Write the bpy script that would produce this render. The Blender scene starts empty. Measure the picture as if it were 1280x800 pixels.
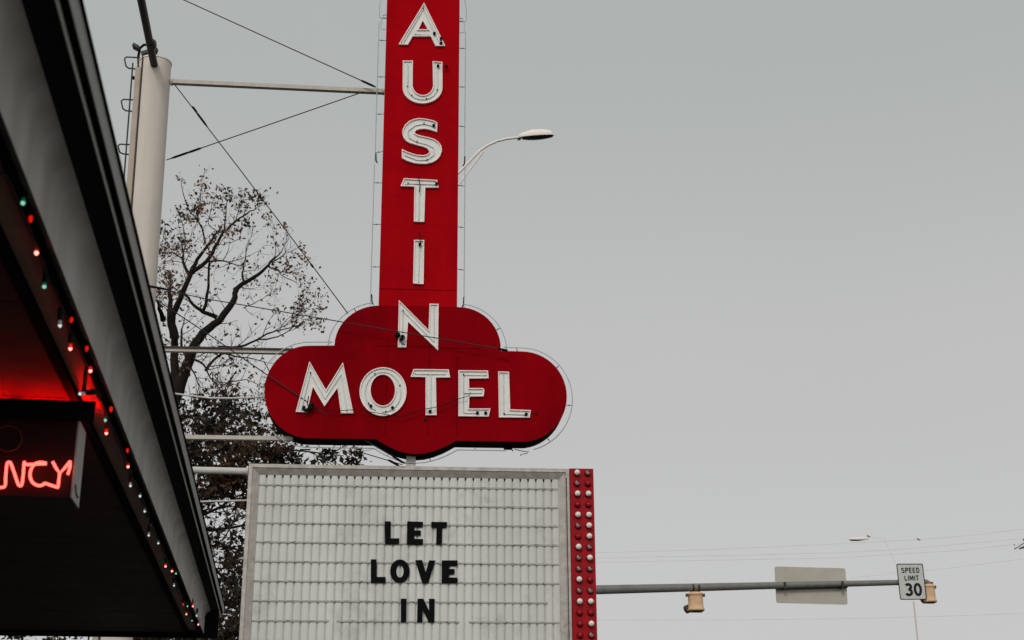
import bpy, bmesh, math, random
from mathutils import Vector, Matrix
from mathutils.geometry import tessellate_polygon
random.seed(7)
R = math.radians
C = bpy.context.scene.collection
V = Vector

# ------------------------------------------------------------------ camera
TH, ROLL, F = R(19.1), R(0.28), 1777.8
CAM = V((0, 0, 1.6))
fwd = V((0, math.cos(TH), math.sin(TH)))
r0, u0 = V((1, 0, 0)), V((0, -math.sin(TH), math.cos(TH)))
right = r0*math.cos(ROLL) - u0*math.sin(ROLL)
up = u0*math.cos(ROLL) + r0*math.sin(ROLL)
def ray(px, py): return (fwd + right*((px-640)/F) + up*((400-py)/F))
def on_z(px, py, z):
    d = ray(px, py); return CAM + d*((z-CAM.z)/d.z)
def on_y(px, py, y):
    d = ray(px, py); return CAM + d*((y-CAM.y)/d.y)
def on_plane(px, py, P, N):
    d = ray(px, py); return CAM + d*((P-CAM).dot(N)/d.dot(N))

# ------------------------------------------------------------------ mesh helpers
class MB:
    def __init__(s): s.v, s.f, s.sm, s.cuts = [], [], [], []
    def cut(s):
        if not s.cuts or s.cuts[-1][0] != len(s.v): s.cuts.append((len(s.v), len(s.f)))
    def add(s, verts, faces, smooth=False):
        o = len(s.v); s.v += [V(x) for x in verts]
        for f in faces: s.f.append([i+o for i in f]); s.sm.append(smooth)
    def box(s, c, ax, ay, az, hx, hy, hz):
        c = V(c); ax, ay, az = V(ax), V(ay), V(az)
        vs = [c + ax*(i*hx) + ay*(j*hy) + az*(k*hz) for i in (-1,1) for j in (-1,1) for k in (-1,1)]
        s.add(vs, [(0,1,3,2),(4,6,7,5),(0,4,5,1),(2,3,7,6),(0,2,6,4),(1,5,7,3)])
    def tube(s, pts, r, sides=8, caps=True, smooth=True):
        pts = [V(p) for p in pts]; n = len(pts)
        rs = r if isinstance(r, (list, tuple)) else [r]*n
        t0 = (pts[1]-pts[0]).normalized()
        a = t0.orthogonal().normalized(); vs = []
        for i in range(n):
            if i == 0: t = pts[1]-pts[0]
            elif i == n-1: t = pts[-1]-pts[-2]
            else: t = (pts[i+1]-pts[i]).normalized() + (pts[i]-pts[i-1]).normalized()
            if t.length < 1e-9: t = t0.copy()
            t.normalize(); a = (a - t*a.dot(t))
            if a.length < 1e-6: a = t.orthogonal()
            a.normalize(); b = t.cross(a)
            for k in range(sides):
                w = 2*math.pi*k/sides
                vs.append(pts[i] + (a*math.cos(w)+b*math.sin(w))*rs[i])
        fs = [(i*sides+k, i*sides+(k+1)%sides, (i+1)*sides+(k+1)%sides, (i+1)*sides+k) for i in range(n-1) for k in range(sides)]
        s.add(vs, fs, smooth)
        if caps:
            s.add(vs[:sides], [tuple(range(sides))[::-1]]); s.add(vs[-sides:], [tuple(range(sides))])
    def lathe(s, P, ax, prof, sides=16, smooth=True):
        ax = V(ax).normalized(); a = ax.orthogonal().normalized(); b = ax.cross(a); vs = []
        for (h, r) in prof:
            for k in range(sides):
                w = 2*math.pi*k/sides
                vs.append(V(P) + ax*h + (a*math.cos(w)+b*math.sin(w))*max(r, 1e-4))
        fs = [(i*sides+k, i*sides+(k+1)%sides, (i+1)*sides+(k+1)%sides, (i+1)*sides+k) for i in range(len(prof)-1) for k in range(sides)]
        s.add(vs, fs, smooth)
        s.add(vs[:sides], [tuple(range(sides))[::-1]]); s.add(vs[-sides:], [tuple(range(sides))])
    def prism(s, loops, vec, caps=(True, True), sides=True):
        vec = V(vec)
        tri = tessellate_polygon([[V(p) for p in l] for l in loops])
        flat = [V(p) for l in loops for p in l]; n = len(flat)
        if caps[0]: s.add(flat, [tuple(t) for t in tri])
        if caps[1]: s.add([p+vec for p in flat], [tuple(t) for t in tri])
        if sides:
            o = 0
            for l in loops:
                m = len(l)
                s.add([V(p) for p in l]+[V(p)+vec for p in l], [(i, (i+1)%m, m+(i+1)%m, m+i) for i in range(m)])
    def sweep(s, prof, A, B, X, Z, closed=True, smooth=False, caps=True):
        """profile of (x,z) pairs along axes X,Z extruded from A to B"""
        p0 = [V(A)+X*x+Z*z for x, z in prof]; p1 = [V(B)+X*x+Z*z for x, z in prof]; m = len(prof)
        s.add(p0+p1, [(i, (i+1)%m, m+(i+1)%m, m+i) for i in range(m if closed else m-1)], smooth)
        if closed and caps:
            s.add(p0, [tuple(range(m))]); s.add(p1, [tuple(range(m))])
    def build(s, name, mat, parent=None, loc=None, fix=True):
        cs = [c for c in s.cuts if c[0] > 0]
        if cs:
            cs = [(0, 0)]+cs+[(len(s.v), len(s.f))]; o = None
            for (va, fa), (vb, fb) in zip(cs, cs[1:]):
                if vb == va: continue
                m = MB(); m.v = s.v[va:vb]; m.f = [[i-va for i in f] for f in s.f[fa:fb]]; m.sm = s.sm[fa:fb]
                ctr = sum(m.v, V((0,0,0)))/len(m.v); m.build(name, mat, parent, loc, fix)
            return None
        me = bpy.data.meshes.new(name)
        L = V(loc) if loc is not None else (V(parent['_w']) if parent is not None and '_w' in parent else V((0,0,0)))
        me.from_pydata([v-L for v in s.v], [], s.f)
        me.polygons.foreach_set('use_smooth', s.sm)
        me.materials.append(mat)
        if fix:
            bm = bmesh.new(); bm.from_mesh(me); bmesh.ops.recalc_face_normals(bm, faces=bm.faces); bm.to_mesh(me); bm.free()
        me.update()
        o = bpy.data.objects.new(name, me); C.objects.link(o)
        o['_w'] = tuple(L)
        if parent is not None:
            o.parent = parent; o.location = L - V(parent['_w'])
        else: o.location = L
        return o
def thing(name, loc, label, cat, group=None):
    o = bpy.data.objects.new(name, None); C.objects.link(o); o.location = V(loc); o['_w'] = tuple(V(loc))
    o.empty_display_size = .2
    tag(o, label, cat, group); return o
def tag(o, label=None, cat=None, group=None, kind=None):
    if label: o['label'] = label
    if cat: o['category'] = cat
    if group: o['group'] = group
    if kind: o['kind'] = kind
    return o

# ------------------------------------------------------------------ materials
SP = .28
def mat(name, col, rough=.6, metal=0, noise=(0,0), spec=.4, bump=(0,0), col2=None, n2=(0,.5,.1), emit=None, coat=0):
    """noise=(scale, +-brightness share); col2 blotches: n2=(scale, threshold, softness)"""
    m = bpy.data.materials.new(name); m.use_nodes = True; nt = m.node_tree; N = nt.nodes; L = nt.links
    b = N['Principled BSDF']; b.inputs['Roughness'].default_value = rough; b.inputs['Metallic'].default_value = metal
    b.inputs['Specular IOR Level'].default_value = spec*SP
    if coat: b.inputs['Coat Weight'].default_value = coat
    tc = N.new('ShaderNodeTexCoord')
    rgb = N.new('ShaderNodeRGB'); rgb.outputs[0].default_value = (*col, 1); out = rgb.outputs[0]
    if noise[1] > 0:
        n = N.new('ShaderNodeTexNoise'); n.inputs['Scale'].default_value = noise[0]; n.inputs['Detail'].default_value = 6; n.inputs['Roughness'].default_value = .65
        L.new(tc.outputs['Object'], n.inputs['Vector'])
        mr = N.new('ShaderNodeMapRange'); mr.inputs['From Min'].default_value = .3; mr.inputs['From Max'].default_value = .7
        mr.inputs['To Min'].default_value = 1-noise[1]; mr.inputs['To Max'].default_value = 1+noise[1]*.6
        L.new(n.outputs['Fac'], mr.inputs['Value'])
        mx = N.new('ShaderNodeVectorMath'); mx.operation = 'MULTIPLY'; L.new(out, mx.inputs[0]); L.new(mr.outputs[0], mx.inputs[1]); out = mx.outputs[0]
    if col2:
        n = N.new('ShaderNodeTexNoise'); n.inputs['Scale'].default_value = n2[0]; n.inputs['Detail'].default_value = 8; n.inputs['Roughness'].default_value = .7
        L.new(tc.outputs['Object'], n.inputs['Vector'])
        mr = N.new('ShaderNodeMapRange'); mr.inputs['From Min'].default_value = n2[1]; mr.inputs['From Max'].default_value = n2[1]+n2[2]
        L.new(n.outputs['Fac'], mr.inputs['Value'])
        mx = N.new('ShaderNodeMix'); mx.data_type = 'RGBA'; L.new(mr.outputs[0], mx.inputs['Factor'])
        L.new(out, mx.inputs['A']); mx.inputs['B'].default_value = (*col2, 1); out = mx.outputs['Result']
    L.new(out, b.inputs['Base Color'])
    if bump[1] > 0:
        n = N.new('ShaderNodeTexNoise'); n.inputs['Scale'].default_value = bump[0]; n.inputs['Detail'].default_value = 5
        L.new(tc.outputs['Object'], n.inputs['Vector'])
        bp = N.new('ShaderNodeBump'); bp.inputs['Strength'].default_value = bump[1]; bp.inputs['Distance'].default_value = .01
        L.new(n.outputs['Fac'], bp.inputs['Height']); L.new(bp.outputs[0], b.inputs['Normal'])
    if emit:
        b.inputs['Emission Color'].default_value = (*emit[0], 1); b.inputs['Emission Strength'].default_value = emit[1]
    return m
M = dict(
 red_bright = mat('red_paint_tower', (.34,.0025,.006), .6, noise=(3,.07), spec=.0, col2=(.25,.001,.006), n2=(1.1,.5,.25), bump=(2.5,.25)),
 red_deep = mat('red_paint_cloud', (.225,.0015,.005), .6, noise=(3,.1), spec=.0, col2=(.15,.001,.005), n2=(1.0,.48,.25), bump=(2.5,.25)),
 red_side_shaded = mat('sign_return_shade', (.008,.004,.004), .8, spec=.05),  # near-black colour holds the shade on the sign's red sides and underside
 seam_paint = mat('seam_paint', (.12,.001,.004), .8, spec=.0),
 red_strip = mat('red_strip_paint', (.30,.004,.010), .45, noise=(9,.2), col2=(.14,.004,.006), n2=(5,.6,.15)),
 letter_face = mat('letter_enamel', (.68,.69,.655), .5, noise=(9,.05), col2=(.46,.43,.38), n2=(8,.64,.12)),
 letter_rim = mat('letter_rim_red_lit', (.82,.69,.665), .5, noise=(14,.12), col2=(.25,.10,.08), n2=(16,.66,.08)),  # pink base tint paints in red light falling on the white rims
 glass = mat('neon_glass_unlit', (.60,.62,.60), .15, spec=.6),
 glass_border = mat('neon_border_glass_unlit', (.42,.47,.48), .15, spec=.6),
 black = mat('black_hardware', (.008,.008,.008), .6, spec=.1),
 iron = mat('dark_steel', (.045,.04,.037), .5, metal=.3, noise=(12,.3)),
 wire = mat('weathered_cable', (.03,.028,.026), .7),
 beige_steel = mat('beige_painted_steel', (.47,.43,.38), .55, noise=(7,.15), col2=(.28,.2,.14), n2=(5,.64,.1)),
 white_steel = mat('white_painted_conduit', (.5,.49,.46), .5, noise=(8,.12)),
 column = mat('column_cream_paint', (.58,.52,.465), .6, noise=(2.2,.06), col2=(.45,.40,.35), n2=(1.5,.58,.2)),
 column_box = mat('conduit_box_paint', (.42,.35,.29), .6, noise=(6,.12)),
 board = mat('reader_board_panel', (.54,.548,.518), .35, noise=(2.5,.06), spec=.5, col2=(.42,.42,.39), n2=(3,.55,.15)),
 track = mat('reader_track_grime_and_shade', (.40,.40,.38), .5, col2=(.05,.045,.04), n2=(26,.54,.06)),  # dark noise dashes mix grime with shade painted in at the rib gaps
 groove = mat('track_groove_grime_and_shade', (.34,.345,.33), .6, col2=(.045,.04,.035), n2=(17,.55,.10)),  # dark blotches: grime plus painted shade between rail and ribs
 frame = mat('dull_aluminium', (.40,.375,.34), .45, metal=.25, noise=(9,.16), col2=(.22,.18,.14), n2=(6,.62,.12), bump=(30,.1)),
 frame_in = mat('dull_aluminium_inner', (.30,.28,.25), .5, metal=.2, noise=(9,.2)),
 plastic_black = mat('black_letter_plastic', (.005,.005,.006), .6, spec=.08),
 bulb_white = mat('white_bulb_glass', (.72,.66,.61), .25, noise=(40,.06)),
 bulb_red = mat('red_bulb_glass', (.30,.012,.016), .25),
 bulb_dirty = mat('dirty_bulb_glass', (.30,.19,.17), .4, col2=(.06,.01,.01), n2=(28,.5,.05)),
 socket = mat('bulb_socket', (.12,.005,.007), .5),
 fascia = mat('fascia_painted_metal', (.335,.32,.295), .5, noise=(1.5,.08), spec=.3),
 cove = mat('eave_soffit_shade', (.012,.012,.012), .9, spec=.05),  # near-black base carries the shade under the eave
 gutter = mat('gutter_metal', (.24,.235,.22), .5, metal=.1, noise=(5,.1)),
 gutter_lip = mat('gutter_lip_metal', (.5,.5,.48), .4),
 roof_dark = mat('roof_edge_dark', (.006,.006,.006), .9, spec=.03),
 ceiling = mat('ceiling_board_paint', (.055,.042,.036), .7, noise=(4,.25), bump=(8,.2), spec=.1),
 ceiling_strip = mat('ceiling_edge_paint', (.26,.16,.13), .5, noise=(6,.15)),
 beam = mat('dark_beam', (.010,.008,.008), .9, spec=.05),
 box_face = mat('neon_box_face', (.03,.010,.009), .5, noise=(6,.2), spec=.2),
 box_side = mat('neon_box_side', (.30,.285,.265), .5, noise=(8,.15)),
 asphalt = mat('asphalt', (.042,.042,.042), .9, noise=(5,.3), bump=(60,.4)),
 ground = mat('dusty_ground', (.07,.066,.055), .9, noise=(.8,.3)),
 concrete = mat('concrete', (.24,.235,.22), .85, noise=(3,.2)),
 line_yellow = mat('yellow_road_paint', (.45,.30,.04), .7), line_white = mat('white_road_paint', (.6,.6,.58), .7),
 galv = mat('galvanised_steel', (.17,.165,.155), .55, metal=.2, noise=(6,.2)),
 lamp_paint = mat('street_lamp_paint', (.74,.68,.63), .5, noise=(8,.06)),
 lens = mat('street_lamp_lens', (.025,.025,.027), .15),
 signal = mat('signal_housing', (.58,.38,.23), .55, noise=(10,.12)),
 signal_dark = mat('signal_visor', (.10,.06,.04), .6),
 sign_white = mat('road_sign_sheeting', (.48,.49,.47), .4, noise=(5,.06)),
 sign_black = mat('road_sign_ink', (.012,.012,.012), .5),
 sign_back = mat('road_sign_back', (.40,.375,.325), .5, metal=.1, noise=(2,.12)),
 bark = mat('bark', (.013,.010,.008), .9, noise=(8,.3), bump=(14,.5)),
 twig = mat('twig_bark', (.045,.03,.023), .9),
 leaf_dry = mat('dry_leaves', (.16,.085,.05), .8, noise=(1.2,.6), col2=(.025,.022,.010), n2=(.8,.5,.05)),
 leaf_dark = mat('dark_evergreen_leaves', (.026,.024,.015), .7, noise=(1.5,.4), col2=(.06,.032,.019), n2=(.9,.50,.08)),
 wall = mat('office_wall', (.35,.33,.30), .8, noise=(3,.1), bump=(40,.3)),
 window_glass = mat('window_glass', (.02,.025,.03), .05),
)
def streak(m, sc, lo, hi):
    nt = m.node_tree; N = nt.nodes; L = nt.links; b = N['Principled BSDF']; src = b.inputs['Base Color'].links[0].from_socket
    tc = N.new('ShaderNodeTexCoord'); mp_ = N.new('ShaderNodeMapping'); mp_.inputs['Scale'].default_value = sc; L.new(tc.outputs['Object'], mp_.inputs[0])
    n = N.new('ShaderNodeTexNoise'); n.inputs['Scale'].default_value = 1; n.inputs['Detail'].default_value = 3; L.new(mp_.outputs[0], n.inputs['Vector'])
    mr = N.new('ShaderNodeMapRange'); mr.inputs['From Min'].default_value = .35; mr.inputs['From Max'].default_value = .65; mr.inputs['To Min'].default_value = lo; mr.inputs['To Max'].default_value = hi
    L.new(n.outputs['Fac'], mr.inputs['Value']); vm = N.new('ShaderNodeVectorMath'); vm.operation = 'SCALE'; L.new(src, vm.inputs[0]); L.new(mr.outputs[0], vm.inputs['Scale']); L.new(vm.outputs[0], b.inputs['Base Color'])
streak(M['fascia'], (4.5, 4.5, .25), .80, 1.12); streak(M['board'], (5, 5, .3), .93, 1.04); streak(M['column'], (7, 7, .3), .93, 1.04); streak(M['red_deep'], (1.6, 1.6, .35), .82, 1.08); streak(M['red_bright'], (3, 3, .4), .92, 1.06); streak(M['frame'], (14, 14, 14), .86, 1.08)  # fascia bands paint in soft reflections on its metal
def emat(name, col, s):
    m = bpy.data.materials.new(name); m.use_nodes = True; nt = m.node_tree; nt.nodes.clear()
    e = nt.nodes.new('ShaderNodeEmission'); e.inputs[0].default_value = (*col, 1); e.inputs[1].default_value = s
    o = nt.nodes.new('ShaderNodeOutputMaterial'); nt.links.new(e.outputs[0], o.inputs[0]); return m
M['neon'] = emat('neon_red_glow', (1, .07, .055), 5)
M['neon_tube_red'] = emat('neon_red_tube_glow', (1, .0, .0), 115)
M['led_red'] = emat('red_lamp_glow', (1, .16, .12), 7)
M['led_white'] = emat('white_lamp_glow', (.80, 1, .95), .9)
M['led_green'] = emat('green_lamp_glow', (.35, .95, .72), .75)
M['cap_red'] = mat('red_lamp_glass', (.30,.01,.01), .3, emit=((1,.01,.0), .7))
M['cap_white'] = mat('white_lamp_glass', (.3,.32,.31), .3, emit=((.6,.75,.7), .12))
M['cap_green'] = mat('green_lamp_glass', (.01,.12,.06), .3, emit=((.0,.5,.25), .08))
M['cord'] = mat('green_black_cord', (.008,.014,.011), .6)

# ------------------------------------------------------------------ sign plane
AL = R(5.28)
RS = V((math.cos(AL), math.sin(AL), 0)); NS = V((math.sin(AL), -math.cos(AL), 0)); ZZ = V((0,0,1))
P0 = CAM + ray(525, 590)*15.0
def sp(px, py, n=0.0): return on_plane(px, py, P0+NS*n, NS)
def to2(px, py):
    d = sp(px, py)-P0; return (d.dot(RS), d.z)
def to3(p, n=0.0): return P0 + RS*p[0] + ZZ*p[1] + NS*n
def arc(cx, cy, rx, ry, a0, a1, n):
    return [(cx+rx*math.cos(R(a0+(a1-a0)*i/n)), cy-ry*math.sin(R(a0+(a1-a0)*i/n))) for i in range(n+1)]
def area(l): return sum(l[i][0]*l[(i+1)%len(l)][1]-l[(i+1)%len(l)][0]*l[i][1] for i in range(len(l)))/2
def offset(l, d):
    """move a closed 2D loop outward by d (inward if d<0)"""
    if area(l) < 0: d = -d
    n = len(l); out = []
    for i in range(n):
        p, q, r = V(l[i-1]).to_2d() if 0 else V((l[i-1][0], l[i-1][1])), V((l[i][0], l[i][1])), V((l[(i+1)%n][0], l[(i+1)%n][1]))
        e1, e2 = (q-p), (r-q)
        if e1.length < 1e-9 or e2.length < 1e-9: out.append((q.x, q.y)); continue
        e1.normalize(); e2.normalize()
        n1, n2 = V((e1.y, -e1.x)), V((e2.y, -e2.x)); m = n1+n2
        if m.length < .3: m = n1
        m.normalize(); k = min(1/max(m.dot(n1), .35), 2.2)
        out.append((q.x+m.x*d*k, q.y+m.y*d*k))
    return out
def dense(l, step):
    out = []
    n = len(l)
    for i in range(n):
        a, b = l[i], l[(i+1)%n]; L_ = math.hypot(b[0]-a[0], b[1]-a[1]); k = max(1, int(L_/step))
        for j in range(k): out.append((a[0]+(b[0]-a[0])*j/k, a[1]+(b[1]-a[1])*j/k))
    return out
DEPTH = .29

# ================================================================== MOTEL SIGN
sign = thing('motel_sign', to3(to2(520, 575), -DEPTH/2),
   'tall red tower sign on a cloud shaped base with white letters AUSTIN MOTEL', 'sign')
tower_px = [(473.2, 392), (478, 200), (483.8, 0), (488, -150), (574.2, -150), (573.8, 0), (573, 200), (572.2, 392)]
tower = [to2(*p) for p in tower_px]
# straighten the tower's two edges
sL = sum(to2(x, y)[0] for x, y in ((473.5,380),(478,200),(483.8,0)))/3; sR = sum(to2(x, y)[0] for x, y in ((572.2,380),(573,200),(573.8,0)))/3
ztop = to2(530, -150)[1]; zc = to2(523, 386)[1]
tower = [(sL, zc-.02), (sL, ztop), (sL+.1, ztop+.22), (sL+.25, ztop+.36), ((sL+sR)/2, ztop+.4), (sR-.25, ztop+.36), (sR-.1, ztop+.22), (sR, ztop), (sR, zc-.02)]
cloud_px = ([(474, 382)] + arc(474, 433.5, 56, 51.5, 90, 178, 12)[1:] + [(417.5, 432)]
  + arc(386, 490, 55.5, 57.8, 90, 270, 26) + [(470, 549)] + [(478, 554), (488, 559.5), (498, 563.8), (509, 566.6), (520, 567.6), (531, 566.8), (543, 563.8), (554, 559.5), (563, 555), (570, 551)]
  + [(653, 552.3)] + arc(652, 496, 56.5, 56.6, -90, 90, 26)[1:] + [(626, 438.6)] + arc(573, 436, 53, 52, 0, 90, 12)[1:])
cloud = [to2(*p) for p in cloud_px]
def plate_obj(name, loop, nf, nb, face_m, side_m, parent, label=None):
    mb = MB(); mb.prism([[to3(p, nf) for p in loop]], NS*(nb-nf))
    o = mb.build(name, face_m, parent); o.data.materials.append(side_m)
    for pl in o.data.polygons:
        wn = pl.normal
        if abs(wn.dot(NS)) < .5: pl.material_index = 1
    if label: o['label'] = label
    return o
tw = plate_obj('tower_cabinet', tower, 0, -DEPTH, M['red_bright'], M['red_side_shaded'], sign, 'brighter red vertical tower panel')
cl = plate_obj('cloud_cabinet', cloud, .004, -DEPTH-.004, M['red_deep'], M['red_side_shaded'], sign, 'deeper red cloud shaped panel')
# thin folded seams on the sheet metal faces
mb = MB()
for px in (484, 537, 572):
    mb.cut(); a, b = sp(px, 425 if px != 572 else 445, .0055), sp(px-1.5, 545, .0055); mb.box((a+b)/2, RS, NS, ZZ, .0022, .0025, (a.z-b.z)/2)
for py in (362,):
    mb.cut(); z = to2(523, py)[1]; mb.box(to3(((sL+sR)/2, z), .002), RS, NS, ZZ, (sR-sL)/2-.004, .0022, .0022)
mb.cut(); a = sp(470, 432, .006); b = sp(600, 436, .006); mb.tube([a, b], .0025, 4)
mb.build('seam', M['seam_paint'], sign)

# cabinet edge bead (pale folded rim seen as a thin line round the tower)
def letter(name_chars, polys, label, tube_px=None, dots=(), org=(0,0), sc=8, straight=True):
    loops = [[to2(org[0]+x/sc, org[1]+y/sc) for x, y in l] for l in polys]
    nb, nf = .013, .030
    mb = MB(); mb.prism([[to3(p, nb) for p in offset(l, -.004 if i_ == 0 else .004)] for i_, l in enumerate(loops)], -NS*.010)
    o = mb.build('letter', M['letter_face'], sign); o['label'] = label
    mb = MB()
    for i, l in enumerate(loops):
        inn = offset(l, -.011 if i == 0 else .011)
        m = len(l)
        A = [to3(p, nb-.012) for p in l]; B = [to3(p, nf) for p in l]; Cc = [to3(p, nf) for p in inn]; D = [to3(p, nb+.001) for p in inn]
        for P_, Q_ in ((A, B), (B, Cc), (Cc, D)):
            mb.add(P_+Q_, [(k, (k+1)%m, m+(k+1)%m, m+k) for k in range(m)])
    mb.build('rim', M['letter_rim'], o)
    if tube_px:
        mb = MB(); hw = MB()
        for path in tube_px:
            pts = [sp(org[0]+x/sc, org[1]+y/sc, nb+.008) for x, y in path]
            mb.tube(pts, .0058, 8)
            for q in (pts[0], pts[-1]): hw.cut(); hw.tube([q+NS*.004, q-NS*.014], .006, 6)
        mb.build('neon_tube', M['glass'], o)
        for (x, y) in dots:
            q = sp(org[0]+x/sc, org[1]+y/sc, nb+.001); hw.cut(); hw.lathe(q, NS, [(0,.015),(.012,.015),(.03,.018),(.034,.012)], 12)
        k = 0
        for path in tube_px:
            for (x, y) in path[1:-1][::(4 if len(path) < 20 else 11)]:
                q = sp(org[0]+x/sc, org[1]+y/sc, nb); hw.cut(); hw.box(q+NS*.009, RS, NS, ZZ, .006, .009, .009)
        hw.build('electrode', M['black'], o)
    return o
def ell(cx, cy, rx, ry, n=40): return [(cx+rx*math.cos(2*math.pi*i/n), cy-ry*math.sin(2*math.pi*i/n)) for i in range(n)]
letter('A', [[(400,38),(612,470),(515,470),(468,375),(285,375),(238,458),(145,455)], [(387,218),(438,305),(343,305)]],
  'letter A at the top of the tower', [[(190,435),(395,90),(560,440)],[(310,342),(450,350)]], [(503,342),(570,440),(570,395)], (480,0))
letter('U', [[(188,58),(288,58),(286,300)]+arc(388,300,102,102,180,360,14)[1:]+[(485,64),(583,70),(584,310)]+arc(385,325,199,160,0,-180,18)+[(186,310)]],
  'letter U of the tower', [[(238,90),(236,310)]+arc(386,310,150,125,180,360,12)+[(535,100)]], [(540,108)], (480,70))
letter('S', [[(533,118),(500,98),(450,85),(400,76),(350,72),(300,80),(250,102),(210,138),(186,185),(183,225),(196,268),(225,302),(260,320),(320,338),(390,356),(430,372),(450,395),(448,418),(430,434),(395,443),(345,440),(290,428),(235,408),(178,380),(178,470),(230,498),(300,520),(360,528),(420,528),(480,515),(525,490),(560,450),(578,400),(572,350),(545,310),(500,280),(440,262),(380,250),(335,238),(310,222),(310,205),(325,190),(360,180),(410,178),(460,188),(530,210)]],
  'letter S of the tower', [[(490,140),(400,118),(310,135),(240,190),(250,260),(330,300),(430,325),(500,360),(500,430),(430,480),(330,480),(215,435)]], [(497,143)], (480,140))
letter('T', [[(200,112),(530,130),(545,205),(412,205),(402,548),(298,545),(303,195),(165,190)]],
  'upper letter T of the tower', [[(215,165),(240,155),(510,165)],[(357,165),(348,520)]], [(525,165)], (480,210))
letter('I', [[(300,168),(402,170),(395,610),(290,603)]], 'letter I of the tower', [[(355,230),(345,580)]], [(358,210)], (480,280))
letter('N', [[(148,128),(445,428),(455,165),(545,168),(540,632),(240,345),(222,602),(137,600)]],
  'letter N where the tower meets the cloud', [[(183,560),(190,230),(500,540),(500,200)]], [(185,490)], (480,360))
letter('M', [[(215,100),(380,385),(550,110),(655,620),(530,620),(495,365),(365,550),(250,355),(190,610),(78,605)]],
  'letter M of the lower word', [[(130,590),(225,210),(370,470),(535,220),(590,590)]], [(160,560)], (360,440))
letter('O', [ell(950,403,235,243), ell(948,388,122,155)], 'letter O of the lower word', [ell(950,400,178,200)[30:]+ell(950,400,178,200)[:28]], [(828,545),(1045,563)], (360,440))
letter('T', [[(55,178),(405,182),(420,262),(278,262),(285,638),(175,638),(175,258),(25,255)]], 'letter T of the lower word', [[(75,220),(370,222)],[(228,222),(228,580)]], [(220,600)], (510,440))
letter('E', [[(503,190),(798,193),(805,270),(608,272),(610,368),(750,368),(762,385),(755,450),(612,452),(608,572),(822,572),(805,652),(503,648)]],
  'letter E of the lower word', [[(780,232),(555,230),(555,610),(690,612)],[(560,410),(730,410)]], [(693,614),(775,616)], (510,440))
letter('L', [[(900,202),(1008,205),(1020,580),(1225,588),(1215,662),(908,660)]], 'letter L of the lower word', [[(955,230),(960,620),(1170,625)]], [(1180,628)], (510,440))

# border tube round the whole outline, on stand-offs
nB = -.10
def border(path, standoff_every=.46, closed=False, base=None):
    global stand
    pts = [to3(p, nB) for p in path]; bt.cut(); bt.tube(pts, .0055, 6)
    acc = .2
    for i in range(len(path)-1):
        a, b = V((path[i][0], path[i][1])), V((path[i+1][0], path[i+1][1])); L_ = (b-a).length; acc += L_
        if acc > standoff_every:
            acc = 0
            e = (b-a).normalized(); nn = V((e.y, -e.x)); 
            q = min(base, key=lambda c: (c[0]-a.x)**2+(c[1]-a.y)**2)
            st.cut(); st.tube([to3(q, nB), to3(((q[0]+a.x)/2, (q[1]+a.y)/2-.004), nB), to3(path[i], nB)], .0035, 5)
            m_ = (q[0]*.45+a.x*.55, q[1]*.45+a.y*.55); st.lathe(to3(m_, nB)-V((0,0,.006)), ZZ, [(0,.006),(.012,.006)], 6)
bt, st = MB(), MB()
base = dense(cloud, .03)+dense(tower, .03)
zA = to2(475, 20)[1]; zm = to2(475, 199)[1]
lx, rx_ = sL-.088, sR+.078
def vline(x, z0, z1): return [(x, z0+(z1-z0)*i/30) for i in range(31)]
border(vline(lx, zA-.02, zm+.01), base=base); border(vline(lx-.004, zm-.02, zc+.06), base=base)
border(vline(rx_, zA-.1, to2(578,198)[1]), base=base); border(vline(rx_+.004, to2(578,205)[1], zc+.05), base=base)
# double-back loops near the top of the tower
for s_, x in ((-1, sL), (1, sR)):
    z0 = to2(520, 0)[1]; zb = to2(520, 19)[1]
    bt.cut(); bt.tube([to3((x+s_*.07, z0+.9), nB), to3((x+s_*.06, z0+.12), nB), to3((x+s_*.085, z0-.02), nB), to3((x+s_*.085, zb+.02), nB), to3((x+s_*.07, zb), nB), to3((x+s_*.02, zb), nB)], .005, 6)
    st.cut(); bt.cut(); st.tube([to3((x, zb+.003), nB), to3((x+s_*.05, zb+.003), nB)], .006, 5); st.cut(); st.tube([to3((x, zb+.045), nB), to3((x+s_*.03, zb+.045), nB), to3((x+s_*.045, zb+.03), nB)], .004, 5)
    bt.cut(); bt.tube([to3((x+s_*.062, zb), nB), to3((x+s_*.062, zb-.15), nB), to3((x+s_*.01, zb-.15), nB)], .004, 6)
    for zz_ in (zm+.03, zc+.1):
        st.cut(); st.tube([to3((x+s_*.08, zz_+.09), nB), to3((x+s_*.075, zz_), nB), to3((x+s_*.06, zz_-.03), nB)], .008, 5)
big = offset(dense(cloud, .04), .075)
i0 = min(range(len(big)), key=lambda i: (big[i][0]-sL)**2+(big[i][1]-zc-.05)**2)
big = big[i0:]+big[:i0]
cut = [p for p in big if not (sL-.05 < p[0] < sR+.05 and p[1] > zc-.1)]
ib = [i for i, p in enumerate(cut) if abs(p[0]-to2(648, 565)[0]) < .12 and p[1] < to2(650, 520)[1]]
border(cut[:ib[0]], base=base); border(cut[ib[-1]+1:], base=base)
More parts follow.
